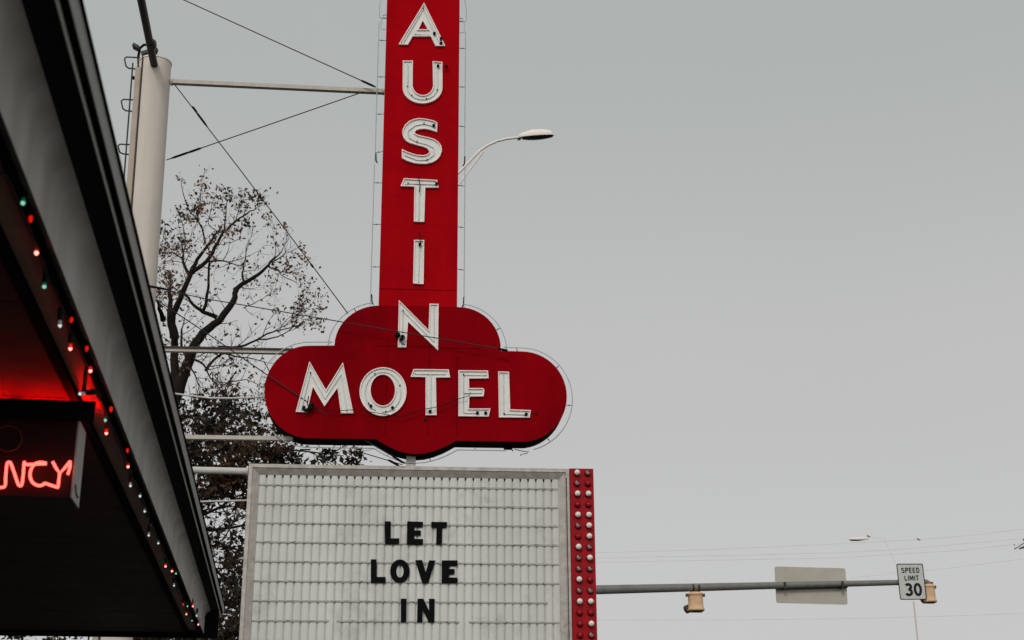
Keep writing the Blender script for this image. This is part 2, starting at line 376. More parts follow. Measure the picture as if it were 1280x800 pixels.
# loose lead-in wires under the right side of the cloud
st.cut()
st.tube([sp(630,559.5,-.25), sp(640,561.5,-.2), sp(641,564,-.2)], .007, 5); st.box(sp(635,560.5,-.2), RS, NS, ZZ, .045, .02, .012)
st.tube([sp(643,561.5,-.2), sp(655,564.5,-.2), sp(661,564,-.2), sp(658,567,-.2), sp(651,568,-.2), sp(651,570,-.2)], .0045, 5)
for a_, b_ in (((375,562),(388,562)),((406,562.5),(421,563))):
    st.cut(); st.tube([sp(*a_, -.2), sp(*b_, -.2)], .008, 5)
bt.build('border_tube', M['glass_border'], sign); st.build('tube_standoff', M['black'], sign)

# ---- neck post between cloud and board
post = thing('sign_post', V((to3(to2(514,575), -.16).x, to3(to2(514,575), -.16).y, 0)), 'grey steel post carrying the red motel sign above the reader board', 'post')
c0 = to3(to2(514, 575), -.16); c0.z = 0
mb = MB(); mb.box(c0+V((0,0,(to3(to2(514,560)).z)/2)), RS, NS, ZZ, .05, .05, to3(to2(514,560)).z/2); mb.build('shaft', M['frame'], post)
mb = MB(); mb.box(c0+V((0,0,.012)), RS, NS, ZZ, .2, .2, .012)
for i in (-1,1):
    for j in (-1,1): mb.lathe(c0+RS*.15*i+NS*.15*j+V((0,0,.024)), ZZ, [(0,.02),(.03,.02)], 6)
mb.build('base_plate', M['frame'], post)

# ================================================================== READER BOARD
tl, tr = to2(311.5, 580.5), to2(711, 586.8)
bx0, bx1 = tl[0], tr[0]; bz1 = (tl[1]+tr[1])/2; bz0 = bz1-2.55
board = thing('reader_board', to3(((bx0+bx1)/2, bz0), -.15), 'white ribbed reader board with black changeable letters LET LOVE IN and a red bulb strip', 'sign board')
mb = MB()
prof = [(0,-.3),(0,.035),(.004,.045),(.040,.045),(.043,.030),(.050,.030),(.052,.036),(.112,.004),(.112,-.05)]
cor = [(bx0,bz0,1,1),(bx1,bz0,-1,1),(bx1,bz1,-1,-1),(bx0,bz1,1,-1)]
for i in range(4):
    a, b = cor[i], cor[(i+1)%4]
    A = [to3((a[0]+a[2]*w, a[1]+a[3]*w), n) for w, n in prof]; B = [to3((b[0]+b[2]*w, b[1]+b[3]*w), n) for w, n in prof]
    m = len(prof); mb.add(A+B, [(k, k+1, m+k+1, m+k) for k in range(m-1)])
mb.build('frame', M['frame'], board)
mb = MB(); mb.box(to3(((bx0+bx1)/2, (bz0+bz1)/2), -.19), RS, NS, ZZ, (bx1-bx0)/2-.003, .1, (bz1-bz0)/2-.003); mb.build('back_box', M['frame_in'], board)
# inner second reveal at the right side
xR = to2(705.5, 600)[0]
mb = MB(); mb.box(to3((bx1-.034, (bz0+bz1)/2-.02), .047), RS, NS, ZZ, .0035, .002, (bz1-bz0)/2-.08); mb.build('joint_line', M['black'], board)
px0, px1 = bx0+.105, bx1-.105; pitch = (px1-px0)/38.0
mb = MB(); rib = [(0,-.004),(.04,.003),(.09,.011),(.16,.0155),(.28,.0185),(.5,.020),(.72,.0185),(.84,.0155),(.91,.011),(.96,.003)]
pts = [(px0+pitch*(k+t), n-.012) for k in range(38) for t, n in rib]; pts.append((px1, -.016))
zt, zb = bz1-.112, bz0+.1
m = len(pts); mb.add([to3((x, zt-(.030 if n < -.005 else .016 if n < .000 else 0)), n) for x, n in pts]+[to3((x, zb), n) for x, n in pts], [(i, i+1, m+i+1, m+i) for i in range(m-1)], True)
mb.build('panel', M['board'], board)
# black strip painted as shade between the ribs under the frame head
mb = MB(); mb.box(to3(((px0+px1)/2, bz1-.13), -.040), RS, NS, ZZ, (px1-px0)/2, .01, .04); mb.build('shade_strip', M['black'], board)
trk = []
zfirst = to2(520, 608.8)[1]; dz = (to2(520, 608.8)[1]-to2(520, 777)[1])/7
for k in range(12):
    z = zfirst-dz*k
    if z < bz0+.12: break
    mb = MB()
    segs = [(px0+.01, px1-.02)]
    if k == 7: segs = [(px0+.01, px0+.78), (px0+.86, px0+2.1), (px0+2.2, px1-.02)]
    if k == 6: segs = [(px0+.01, px1-.14)]
    rnd = random.Random(k)
    for a, b in segs:
        mb.cut(); mb.box(to3(((a+b)/2, z-.007), .008), RS, NS, ZZ, (b-a)/2, .007, .0028)
    mb.build('letter_track', M['track'], board)
    for a, b in segs:
        mb = MB(); mb.box(to3(((a+b)/2, z+.002), .0095), RS, NS, ZZ, (b-a)/2, .002, .0045); mb.build('track_groove', M['groove'], board)
BL = [('L',[[(165,65),(205,65),(205,178),(262,178),(260,218),(167,218)]]),('E',[[(315,65),(420,68),(418,105),(362,103),(362,125),(405,125),(405,160),(362,158),(362,182),(420,182),(418,222),(312,220)]]),
 ('T',[[(475,68),(580,70),(577,108),(547,108),(545,222),(507,220),(510,108),(475,105)]]),('L',[[(72,318),(110,318),(110,435),(170,435),(170,475),(72,475)]]),
 ('O',[ell(266,397,65,78,32),ell(266,397,25,42,24)]),('V',[[(368,323),(415,323),(437,405),(460,325),(502,325),(455,478),(415,478)]]),
 ('E',[[(545,325),(650,325),(648,362),(592,362),(592,382),(630,382),(630,418),(590,418),(590,438),(650,440),(648,478),(543,478)]]),
 ('I',[[(272,580),(310,580),(308,738),(272,738)]]),('N',[[(383,580),(422,580),(460,660),(460,580),(497,582),(495,738),(458,738),(417,652),(415,738),(380,738)]])]
word = ['LET']*3+['LOVE']*4+['IN']*2
for (ch, polys), w in zip(BL, word):
    loops = [[to2(450+x/5.336, 640+y/5.336) for x, y in l] for l in polys]
    mb = MB(); mb.prism([[to3(p, .024) for p in l] for l in loops], -NS*.008); 
    o = mb.build('changeable_letter', M['plastic_black'], board); o['label'] = f'black letter {ch} of the word {w}'
# bulb strip
s0, s1 = bx1+.004, to2(741, 590)[0]
mb = MB(); mb.box(to3(((s0+s1)/2, (bz0+bz1)/2+.003), -.12), RS, NS, ZZ, (s1-s0)/2, .16, (bz1-bz0)/2)
strip = mb.build('bulb_strip', M['red_strip'], board)
proto = {}
def bulb_mesh(kind):
    pb, ps = MB(), MB()
    ps.lathe((0,0,0), NS, [(0,.036),(.014,.034),(.02,.026)], 14)
    if kind == 'W': pb.lathe(V((0,0,0))+NS*.012, NS, [(0,.018),(.01,.026),(.024,.0305),(.036,.029),(.046,.022),(.053,.012),(.055,.002)], 14)
    elif kind == 'r': pb.lathe(V((0,0,0))+NS*.012, NS, [(0,.02),(.01,.026),(.02,.026),(.028,.02),(.033,.011),(.035,.002)], 14)
    else: pb.lathe(V((0,0,0))+NS*.012, NS, [(0,.02),(.01,.025),(.022,.026),(.032,.021),(.038,.012),(.04,.002)], 14)
    return pb, ps
rows = ['Wh','hr','WW','rr','WW','hW','rW','Wh','hW','hh','Wr','hh','WW','rr','rW','rh','WW','rW','hW','WW','rr','Wh']
cx = [to2(720.3, 593)[0], to2(733.7, 593)[0]]; zr = to2(727, 592.7)[1]; zp = (zr-to2(733, 753)[1])/12
for i, row in enumerate(rows):
    z = zr-zp*i
    if z < bz0+.05: break
    for j, kd in enumerate(row):
        P = to3((cx[j], z), .0405)
        if kd not in proto:
            pb, ps = bulb_mesh(kd); S = V(strip['_w'])
            for q in (pb, ps): q.v = [v+P for v in q.v]
            o = pb.build('bulb', {'W':M['bulb_white'],'r':M['bulb_red'],'h':M['bulb_dirty']}[kd], strip, loc=P)
            k2 = ps.build('socket', M['socket'], o, loc=P); k2.parent = strip; k2.location = P-S; proto[kd] = (o, k2)
        else:
            for q in proto[kd]:
                c = q.copy(); C.objects.link(c); c.location = P-V(strip['_w']); c['_w'] = tuple(P)
        
# two legs of the board
for s_ in (bx0+.5, bx1-.5):
    b = to3((s_, 0), -.15); b.z = 0
    mb = MB(); mb.tube([b, V((b.x, b.y, to3((0, bz0)).z-.002))], .07, 14); mb.build('leg', M['frame'], board)

# ================================================================== SUPPORT COLUMN
nC = -.15
def cp(px, py, n=nC): return sp(px, py, n)
ct = cp(194.0, 80); cb = cp(143.5, 790)
axd = (ct-cb).normalized(); base_c = cb - axd*(cb.z/axd.z)
colm = thing('support_column', base_c, 'tall cream painted steel column with step loops beside the red motel sign', 'column')
rad = .182
def cz(z): return base_c + axd*((z-base_c.z)/axd.z)
mb = MB(); ztop_c = ct.z
mb.lathe(base_c, axd, [(0,rad),( (ztop_c-.0)/axd.z, rad)], 48); mb.build('shaft', M['column'], colm)
mb = MB(); mb.lathe(cz(ztop_c), axd, [(0.001,rad+.006),(.02,rad+.006),(.022,rad-.02)], 48); mb.build('cap', M['column'], colm)
mb = MB(); mb.box(base_c+V((0,0,.015)), RS, NS, ZZ, .3,.3,.015); mb.build('base_plate', M['iron'], colm)
# flat conduit channel and cables up the left side
mb = MB(); q = V((-.172, 0, 0))
off = RS*(-.165)+NS*.10
A, B = cz(1.0)+off, cz(ztop_c-.12)+off; mb.box((A+B)/2, RS, NS, axd, .030, .03, (B-A).length/2); mb.build('conduit_channel', M['column_box'], colm)
mb = MB(); off2 = RS*(-.118)+NS*.142
mb.tube([cz(1.0)+off2, cz(ztop_c+.03)+off2], .011, 8); mb.build('cable', M['iron'], colm)
mb = MB(); off3 = RS*(-.236)+NS*.09; mb.tube([cz(1.0)+off3, cz(ztop_c-.05)+off3], .009, 8); mb.build('ladder_rail', M['iron'], colm)
# step loops
for (xa, ya, xb, yb) in ((155,71,176,87),(151,124,174,140),(147,180,171,194),(141,236,168,252),(137,294,165,309),(133,352,160,367)):
    mb = MB(); pA, pB, pC, pD = cp(xb+4, ya+1.5, nC+.08), cp(xa, ya, nC+.08), cp(xa+3, yb-2, nC+.08), cp(xb, yb, nC+.08)
    mb.tube([pA, pB+(pA-pB)*.12, pB+(pC-pB)*.18, pC+(pB-pC)*.18, pC+(pD-pC)*.15, pD], .009, 6); mb.build('step_loop', M['iron'], colm)
mb = MB(); mb.box(cp(169,97.5,nC+.06), RS, NS, ZZ, .03,.02,.014); mb.cut(); mb.box(cp(173,88,nC+.06), RS, NS, ZZ, .012,.02,.05); mb.build('junction_box', M['black'], colm)
mb = MB(); mb.tube([cp(173.5,84), cp(173,70), cp(175,60), cp(180,56), cp(188,56.5)], .016, 8)
mb.tube([cp(186,57), cp(194,63), cp(196,70)], .013, 6); mb.build('gooseneck', M['black'], colm)
mb = MB(); mb.box(cp(170,59,nC+.05), (RS+ZZ*-.5).normalized(), NS, (ZZ+RS*.5).normalized(), .035,.05,.018)
mb.cut(); mb.box(cp(192,62,nC-.05), (RS+ZZ*-.4).normalized(), NS, (ZZ+RS*.4).normalized(), .045,.04,.022); mb.cut(); mb.box(cp(181,67,nC+.02), (RS+ZZ*.4).normalized(), NS, (ZZ-RS*.4).normalized(), .04,.04,.02)
mb.build('floodlight', M['iron'], colm)

# horizontal braces between column and sign (one thing each)
def brace(name, a, b, r, m, label, cat, sag=0, n=nC, flat=None, group=None):
    P, Q = sp(*a, n), sp(*b, n); t = thing(name, P, label, cat, group)
    mb = MB()
    if flat: 
        ax = (Q-P).normalized(); zz = NS.cross(ax); zz = zz if zz.z > 0 else -zz
        mb.box((P+Q)/2+zz*(flat[1]*.0), ax, NS, zz, (Q-P).length/2, flat[0], flat[1])
    else:
        pts = [P.lerp(Q, i/16)-ZZ*sag*4*(i/16)*(1-i/16) for i in range(17)]; mb.tube(pts, r, 10)
    mb.build('bar', m, t)
    mb = MB(); mb.lathe(P-(Q-P).normalized()*.004, (Q-P), [(0,r*1.7),(.02,r*1.7)], 12); mb.cut(); mb.lathe(Q-(Q-P).normalized()*.016, (Q-P), [(0,r*1.5),(.02,r*1.5)], 12); mb.build('end_plate', m, t)
    return t
g = 'steel braces from the cream column to the signs'
brace('brace_bar', (214,102.5), (480,114.8), .026, M['beige_steel'], 'thin beige brace high between the column top and the sign tower', 'brace', group=g, flat=(.03,.024))
t = brace('brace_bar', (191,437.5), (385,441.2), .03, M['beige_steel'], 'ribbed beige brace from the column to the upper left curve of the cloud', 'brace', group=g, flat=(.03,.018))
mb = MB(); P, Q = sp(191,434.8,nC), sp(384,438.3,nC); mb.box((P+Q)/2, (Q-P).normalized(), NS, ZZ, (Q-P).length/2, .05, .008); mb.build('flange', M['iron'], t)
brace('brace_bar', (183,546), (366,548.6), .02, M['beige_steel'], 'beige brace meeting the lower left corner of the cloud', 'brace', group=g, flat=(.03,.021))
brace('brace_bar', (178,586), (310,589.2), .037, M['white_steel'], 'thick white pipe brace from the column to the top of the reader board', 'brace', group=g)
P0_ = [(186,488),(222,492.5),(240,495),(262,497.5),(290,497.8),(334,496)]
mb = MB(); mb.tube([sp(x, y, nC) for x, y in P0_], .011, 8); tag(mb.build('conduit', M['white_steel'], loc=sp(186,488,nC)), 'thin sagging white conduit running behind the left end of the cloud', 'conduit')
mb = MB(); mb.tube([sp(176,631,nC), sp(253,627,nC), sp(309,625.5,nC)], .010, 8); tag(mb.build('conduit', M['white_steel'], loc=sp(176,631,nC)), 'thin pale rod between the column and the left side of the reader board', 'conduit')

# guy wires
def guy(pts, label, n=-.05, r=.006, buckle=None, n2=None):
    n2 = n if n2 is None else n2
    W = [sp(p[0], p[1], n+(n2-n)*i/max(1,len(pts)-1)) for i, p in enumerate(pts)]
    t = thing('guy_wire', W[0], label, 'guy wire', 'guy wires bracing the motel sign')
    mb = MB(); mb.tube(W, r, 6)
    mb.build('wire', M['wire'], t)
    if buckle:
        mb = MB(); ax = (W[-1]-W[0]).normalized()
        for (bx, by, L_) in buckle:
            mb.cut(); c = sp(bx, by, n); mb.tube([c-ax*L_, c-ax*L_*.6, c+ax*L_*.6, c+ax*L_], [.006,.013,.013,.006], 6)
        mb.build('turnbuckle', M['black'], t)
guy([(110,-55),(230,0),(350,54.5),(470,109)], 'thin cable slanting down from the upper left to the tower brace', buckle=[(460,104.5,.1)])
guy([(208,200),(330,158),(455,114.5)], 'thin cable rising right from the column side to the tower brace', buckle=[(243,188,.09),(226,193.8,.12)])
guy([(217,104),(300,212),(368,302),(435,392)], 'long diagonal cable from the column top down to the shoulder of the cloud', buckle=[(243.5,137,.05),(252,149,.12),(325,246,.03),(390,332,.03)])
guy([(190,358),(222,366),(260,374),(320,384),(425,402),(530,420),(633,437.5)], 'cable crossing in front of the white letter N on the cloud', n=.12, buckle=[(196,359.5,.12),(628,437,.06)], r=.0055)
guy([(196,375),(262,419),(330,466),(388,505),(445,544),(507,579.5)], 'cable slanting in front of the letter M down to the neck post', n=.1, n2=-.05, buckle=[(497,574,.08)])
guy([(384,516),(455,566.5),(503,581)], 'short cable stub under the left of the cloud by the neck post', n=-.2, buckle=[(492,578.5,.07)], r=.005)
# drooping feed wire across MOTEL
mb = MB(); mb.tube([sp(x, y, .062) for x, y in [(388,508),(415,514),(444,512),(470,516),(500,521),(528,512),(550,508),(575,498),(587,494.5),(588,490)]], .004, 6)
mb.build('feed_wire', M['black'], sign)
mb = MB()
for (x, y, r_) in ((388,510,.03),(391,506,.018),(384,513,.02),(380,512,.014),(497,419,.03),(502,424,.02),(503,421,.014),(558,83.5,.02),(532,517,.0) ):
    if r_: mb.cut(); mb.lathe(sp(x, y, .04), NS, [(0,r_),(.02,r_),(.03,r_*.6)], 10)
mb.tube([sp(x, y, .075) for x, y in [(497,419),(501,420),(505,419.5),(506,422.5),(503,425),(500,427),(503,430),(507,430.5)]], .006, 6)
mb.tube([sp(x, y, .075) for x, y in [(386,495),(384,505),(388,512),(382,514),(378,512)]], .006, 6)
for (x, y) in ((669.5,517),(531.5,525)):
    mb.cut(); mb.lathe(sp(x, y, .005), NS, [(0,.018),(.006,.016)], 10)
for (x, y) in ((524,228),(525,297)): mb.cut(); mb.tube([sp(x-1, y-8, .03), sp(x+1, y+4, .03), sp(x, y+12, .06)], .005, 6)
mb.build('cable_gland', M['black'], sign)

# dark overhead pipe running from the column top towards the motel roof
dC = cz(cp(194.5, 90).z)
zp_ = cp(194, 90).z
pa = cp(194.5, 91, nC+rad*.6); pa = on_z(194.5, 91, zp_)
pb_ = on_z(176.3, 0, zp_); dirp = (pb_-pa).normalized()
pa = dC + V((0,0,0)) ; pa.z = zp_
# start inside the column front, so it is fixed to it
far = pb_ + dirp*5.2
t = thing('overhead_pipe', pa, 'dark steel pipe reaching over the canopy to the top of the cream column', 'pipe')
st_ = on_z(194.5, 90, zp_); mb = MB(); mb.tube([st_ - dirp*.02, far], .043, 16); mb.build('pipe', M['iron'], t)
mb = MB(); mb.tube([st_, st_.lerp(pa, .9)], .03, 10); mb.cut(); mb.lathe(on_z(190,55,zp_), dirp, [(-.03,.05),(.03,.05)], 14); mb.build('bracket', M['iron'], t)

# ================================================================== CANOPY
H = 3.1
vpd = ray(342.5, 1011); dd = V((vpd.x, vpd.y, 0)).normalized(); aa = V((dd.y, -dd.x, 0))   # along, outward (right)
Nf = aa
def A_of(P): return (P-CAM).dot(aa)
def T_of(P): return (P-CAM).dot(dd)
def cpt(a, t, z): p = CAM + aa*a + dd*t; p.z = z; return p
a0 = A_of(on_z(102, 400, H))
def z_at(px, py, a): return on_plane(px, py, CAM+aa*a, aa).z
def a_at(px, py, z): return A_of(on_z(px, py, z))
z1 = z_at(134, 400, a0)
zc2 = z1+.02; a2 = a_at(177.5, 400, zc2)
zl = z_at(179.6, 400, a2)
a3 = a_at(187.5, 400, zl)
z4 = z_at(193.8, 400, a3)
a5 = a_at(197.4, 400, z4)
tE = T_of(on_plane(256, 775, CAM+aa*a0, aa)); tN = -4.0
tG = T_of(on_plane(281, 745, CAM+aa*a3, aa))
canopy = thing('motel_canopy', cpt(a0-1.5, tE/2, H), 'dark flat canopy roof with a pale metal edge jutting over the left foreground', 'canopy')
def strip_obj(name, prof, m, tn=tN, te=tE, closed=True, smooth=False, label=None):
    mb = MB(); mb.sweep(prof, cpt(0, tn, 0), cpt(0, te, 0), aa, ZZ, closed, smooth); o = mb.build(name, m, canopy)
    if label: o['label'] = label
    return o
cv = []
for i in range(13):      # quarter-round from vertical fascia to horizontal soffit
    w = (math.pi/2)*i/12
    cv.append((a0 + .055*(1-math.cos(w)), z1 - .06 + .06*math.sin(w)))
strip_obj('fascia', [(a0, H)]+cv[:12]+[(a0+.02, z1+.012), (a0-.03, z1+.012), (a0-.03, H+.03)], M['fascia'], smooth=False)
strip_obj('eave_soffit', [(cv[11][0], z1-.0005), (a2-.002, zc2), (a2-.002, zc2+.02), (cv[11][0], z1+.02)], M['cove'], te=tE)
strip_obj('gutter_lip', [(a2, zc2-.004), (a2, zl), (a2-.003, zl), (a2-.003, zc2-.004)], M['gutter_lip'], te=tG)
strip_obj('gutter_base', [(a2-.002, zl+.002), (a3, zl+.002), (a3, zl+.014), (a2-.002, zl+.014)], M['roof_dark'], te=tG)
strip_obj('gutter', [(a3, zl-.004), (a3+.002, z4), (a3-.001, z4), (a3-.003, zl-.004)], M['gutter'], te=tG)
strip_obj('roof_edge', [(a3-.05, z4+.002), (a5, z4+.002), (a5-.01, z4+.03), (a3-.05, z4+.03)], M['roof_dark'], te=tG+.03)
# roof deck on top
strip_obj('roof_deck', [(a0-5.6, z4+.02), (a3-.06, z4+.02), (a3-.06, z4+.09), (a0-5.6, z4+.09)], M['roof_dark'], te=tE-.1)
# fascia return at the far end
mb = MB(); mb.box(cpt((a0-5.6+a2)/2, tE+.03, (H+z4)/2+.0), aa, dd, ZZ, (a2-a0+5.6)/2, .028, (z4-H)/2+.03); mb.build('end_fascia', M['roof_dark'], canopy)
strip_obj('inner_trim', [(a0-.031, H-.002), (a0-.031, H+.05), (a0-.046, H+.05), (a0-.046, H-.002)], M['beam'])
a_c = a_at(52, 400, H+.03)
strip_obj('ceiling_edge', [(a0-.047, H+.03), (a0-.047, H+.05), (a_c, H+.05), (a_c, H+.03)], M['ceiling_strip'])
strip_obj('ceiling_step', [(a_c+.012, H+.0), (a_c+.012, H+.029), (a_c-.02, H+.029), (a_c-.02, H+.0)], M['beam'])
# ceiling boards laid across
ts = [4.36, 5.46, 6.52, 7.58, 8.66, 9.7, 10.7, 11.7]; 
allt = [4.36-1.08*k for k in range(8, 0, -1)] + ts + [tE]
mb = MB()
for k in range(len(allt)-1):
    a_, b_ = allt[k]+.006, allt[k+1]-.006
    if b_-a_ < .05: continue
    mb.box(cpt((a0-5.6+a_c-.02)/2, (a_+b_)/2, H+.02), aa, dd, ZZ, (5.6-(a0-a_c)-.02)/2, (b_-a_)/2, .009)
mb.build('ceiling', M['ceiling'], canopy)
mb = MB(); mb.box(cpt((a0-5.6+a0)/2, (tN+tE)/2, H+.06), aa, dd, ZZ, 2.78, (tE-tN)/2-.01, .005); mb.build('ceiling_backing', M['roof_dark'], canopy)
# motel office carrying the canopy (left of the view)
off_w = thing('motel_office', cpt(a0-5.7, 5, 0), 'plain motel office wall carrying the canopy at the far left', 'building')
mb = MB(); mb.box(cpt(a0-6.1, 4, 1.9), aa, dd, ZZ, .5, 8.0, 1.9); mb.build('wall', M['wall'], off_w)
for tt in (1, 5, 9):
    mb = MB(); mb.box(cpt(a0-5.59, tt, 1.6), aa, dd, ZZ, .02, .7, .6); w = mb.build('window', M['box_side'], off_w)
    mb = MB(); mb.box(cpt(a0-5.565, tt, 1.6), aa, dd, ZZ, .008, .63, .53); mb.build('pane', M['window_glass'], w)

# ================================================================== VACANCY SIGN
# front face plane: frontal plane through the ceiling point at its top right corner
topc = on_z(97, 499, H); NB = -dd; XB = aa
def vp(px, py, n=0.0): return on_plane(px, py, topc+NB*n, NB)
tr_ = vp(97.5, 525); br_ = vp(97.5, 622)
wB = 1.05; dB = on_z(105, 635, br_.z); dpt = T_of(dB)-T_of(br_)
dpt = max(.12, min(.5, dpt))
vac = thing('neon_vacancy_sign', tr_-XB*wB/2+ZZ*.1, 'black hanging sign box with glowing red neon script VACANCY under the canopy', 'neon sign')
cB = (tr_+br_)/2; hz = (tr_.z-br_.z)/2
cB = V((cB.x, cB.y, (tr_.z+br_.z)/2)) 
cB_full = V((tr_.x, tr_.y, cB.z)) - XB*wB/2 - NB*dpt/2
mb = MB(); mb.box(cB_full, XB, NB, ZZ, wB/2, dpt/2, hz); mb.build('box', M['box_face'], vac)
mb = MB(); mb.box(cB_full+XB*(wB/2+.003), XB, NB, ZZ, .003, dpt/2+.002, hz+.001)
mb.build('side_panel', M['box_side'], vac)
mb = MB(); e = vp(101,615)+XB*.01-NB*.05; e = cB_full+XB*(wB/2+.008)-ZZ*(hz*.75)
mb.tube([e+NB*dpt*.3+ZZ*.02, e-ZZ*.005+NB*dpt*.1, e-NB*dpt*.15-ZZ*.012, e-NB*dpt*.2-ZZ*.008], .003, 5); mb.build('latch', M['black'], vac)
# hood strip over the face, with thin red edge
zt_, zb_ = vp(97, 503).z, vp(97, 526.5).z
TR = V((tr_.x, tr_.y, 0))
mb = MB(); mb.box(TR-XB*(wB/2-.03)+NB*.012+ZZ*((zt_+zb_)/2), XB, NB, ZZ, wB/2+.03, .012, (zt_-zb_)/2); mb.build('hood', M['beam'], vac)
mb = MB()
for kx_ in (.25, .85):
    mb.cut(); mb.box(TR-XB*kx_-NB*(dpt*.5)+ZZ*((tr_.z+H+.012)/2), XB, NB, ZZ, .012, .012, (H+.008-tr_.z)/2)
mb.build('hanger', M['iron'], vac)
# lit tube lying on the box, behind the hood, that reddens the ceiling
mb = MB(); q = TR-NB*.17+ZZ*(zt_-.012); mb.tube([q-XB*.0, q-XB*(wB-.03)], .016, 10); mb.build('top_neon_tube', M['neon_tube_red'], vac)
# script
S_ = 6.156
def vpath(pts, closed=False):
    return [vp(x/S_, 510+y/S_, .028) for x, y in pts]
def smooth(pts, k=5):
    out = []
    P = [pts[0]]+list(pts)+[pts[-1]]
    for i in range(1, len(P)-2):
        p0, p1, p2, p3 = P[i-1], P[i], P[i+1], P[i+2]
        for j in range(k):
            t = j/k; out.append(tuple(.5*((2*p1[c])+(-p0[c]+p2[c])*t+(2*p0[c]-5*p1[c]+4*p2[c]-p3[c])*t*t+(-p0[c]+3*p1[c]-3*p2[c]+p3[c])*t**3) for c in (0,1)))
    out.append(tuple(pts[-1])); return out
def lt(pts, sm=True):
    mb = MB(); P_ = smooth(pts) if sm else pts; mb.tube(vpath(P_), .0053, 8); mb.build('neon_letter', M['neon'], vac)
lt([(-25,610),(35,605),(43,540),(50,450),(58,422),(72,416),(84,428),(110,500),(133,570),(145,594),(160,598),(170,580),(180,500),(185,425),(189,420),(200,434),(245,434),(320,430),(358,430)])
lt([(355,424),(310,418),(270,430),(242,465),(231,510),(238,550),(262,583),(300,597),(328,592),(345,580),(390,594),(435,608),(446,606),(452,560),(459,505)])
lt([(405,413),(430,460),(459,502),(500,460),(540,408)], False)
lt([(540,408),(540,450),(522,512)], False)
# the letters outside the frame to the left: V A C A
def shift(p, dx): return [(x+dx, y) for x, y in p]
lt(shift([(355,424),(310,418),(270,430),(242,465),(231,510),(238,550),(262,583),(300,597),(335,590)], -590))
for dx in (-50, -390): lt(shift([(-50,606),(0,500),(35,415),(60,500),(100,605)], dx-70), False); lt(shift([(-22,545),(78,545)], dx-70), False)
lt(shift([(0,413),(50,600),(105,413)], -720+70), False)
mb = MB()
for x, y in ((20,606),(140,594),(60,424),(200,434),(245,465),(300,596),(440,600),(405,420),(530,430)):
    mb.cut(); P_ = vp(x/S_, 510+y/S_, .022); mb.tube([P_, P_-NB*.022], .003, 6)
mb.build('tube_support', M['black'], vac)
mb = MB()
cR = [vp(10+17*math.cos(w), 548-16*math.sin(w), .006) for w in [i*math.pi*2/40 for i in range(41)]]
mb.tube(cR, .0035, 6); mb.build('face_ring', mat('face_ring_paint', (.12,.03,.03), .5), vac)

# ================================================================== LIGHT STRING
B_ = [(47.5,275,'d'),(89,401,'d'),(114,437,'d'),(139,512,'d'),(144,513,'d'),(164,564,'d'),(229,756,'d'),(36,252,'g'),(46,314,'r'),(55.5,357,'g'),(75,405,'w'),(88,434,'r'),(113,462,'r'),(102,492,'w'),(132,524,'g'),(133,540,'r'),(160,582,'r'),(163,606,'w'),(175,619,'w'),(181,638,'w'),(187.5,657,'w'),(186,668,'w'),(198,678,'w'),(207,707,'r'),(215,713,'r'),(220,716,'g'),(217.5,731,'w'),(234.5,757,'g'),(242.5,757,'r'),(233,767,'r'),(251,769,'w'),(240,775,'g'),(248,780,'r')]  # dim red entries are reflections of the lamps, built as extra glowing lamps
B_.sort(key=lambda q: q[1])
aS = a0-.05
P1 = on_plane(36, 252, CAM+aa*aS, aa)
lights = thing('light_string', P1, 'string of small red, white and green lamps drooping along the canopy edge', 'string lights')
anch = []; lp = {}
rl = random.Random(3)
def off_line(px, py):    # pixel x of the fascia's lower edge at this row
    return -58.4+.402*py
for i, (px, py, kd) in enumerate(B_):
    px = min(px, off_line(px, py)-(14 if py < 320 else 9 if py < 620 else 5))
    P = on_plane(px, py, CAM+aa*aS, aa)
    if P.z > H-.01: P = on_z(px, py, H-.012)
    # lamp direction
    d_ = (dd*rl.uniform(-.5,.5)+aa*rl.uniform(-.1,.12)-ZZ).normalized()
    if (px, py) in ((36,252),(102,492)): d_ = (-aa*(1 if py > 400 else -1)+ZZ*-.15).normalized()
    key = (kd,)
    top = P - d_*.034
    g_ = MB(); g_.lathe(P-d_*.012, d_, [(0,.0035),(.004,.0054),(.009,.0056),(.015,.004),(.020,.001)], 10)
    o = g_.build('lamp', M[{'r':'cap_red','d':'cap_red','w':'cap_white','g':'cap_green'}[kd]], lights, loc=P)
    c_ = MB(); c_.lathe(P-d_*.002, d_, [(0,.002),(.005,.0057),(.008,.0058),(.013,.002)], 8); 
    if kd != 'd': c_.build('filament_glow', M[{'r':'led_red','w':'led_white','g':'led_green'}[kd]], o, loc=P)
    s_ = MB(); s_.lathe(top-d_*.02, d_, [(0,.006),(.01,.009),(.036,.009),(.04,.006)], 8); s_.build('lamp_socket', M['cord'], o, loc=P)
    anch.append(top-d_*.02)
mb = MB()
pts = [on_z(-14, 205, H-.01)]
for i, p in enumerate(anch):
    prev = pts[-1]; mid = prev.lerp(p, .5)
    lift = V((0,0,.015))+aa*rl.uniform(-.01,.03)
    mm = mid+lift; mm.z = min(mm.z, H-.006); pts += [prev.lerp(mm, .55)+aa*.006, mm, p]
pts = [V((p.x, p.y, min(p.z, H-.004))) for p in pts]
pts = [p - aa*max(0, A_of(p)-(a0-.045)) for p in pts]
mb.tube(pts, .0045, 6); mb.tube([p+V((.004,.008,-.004)) for p in pts], .003, 5); mb.build('cord', M['cord'], lights)

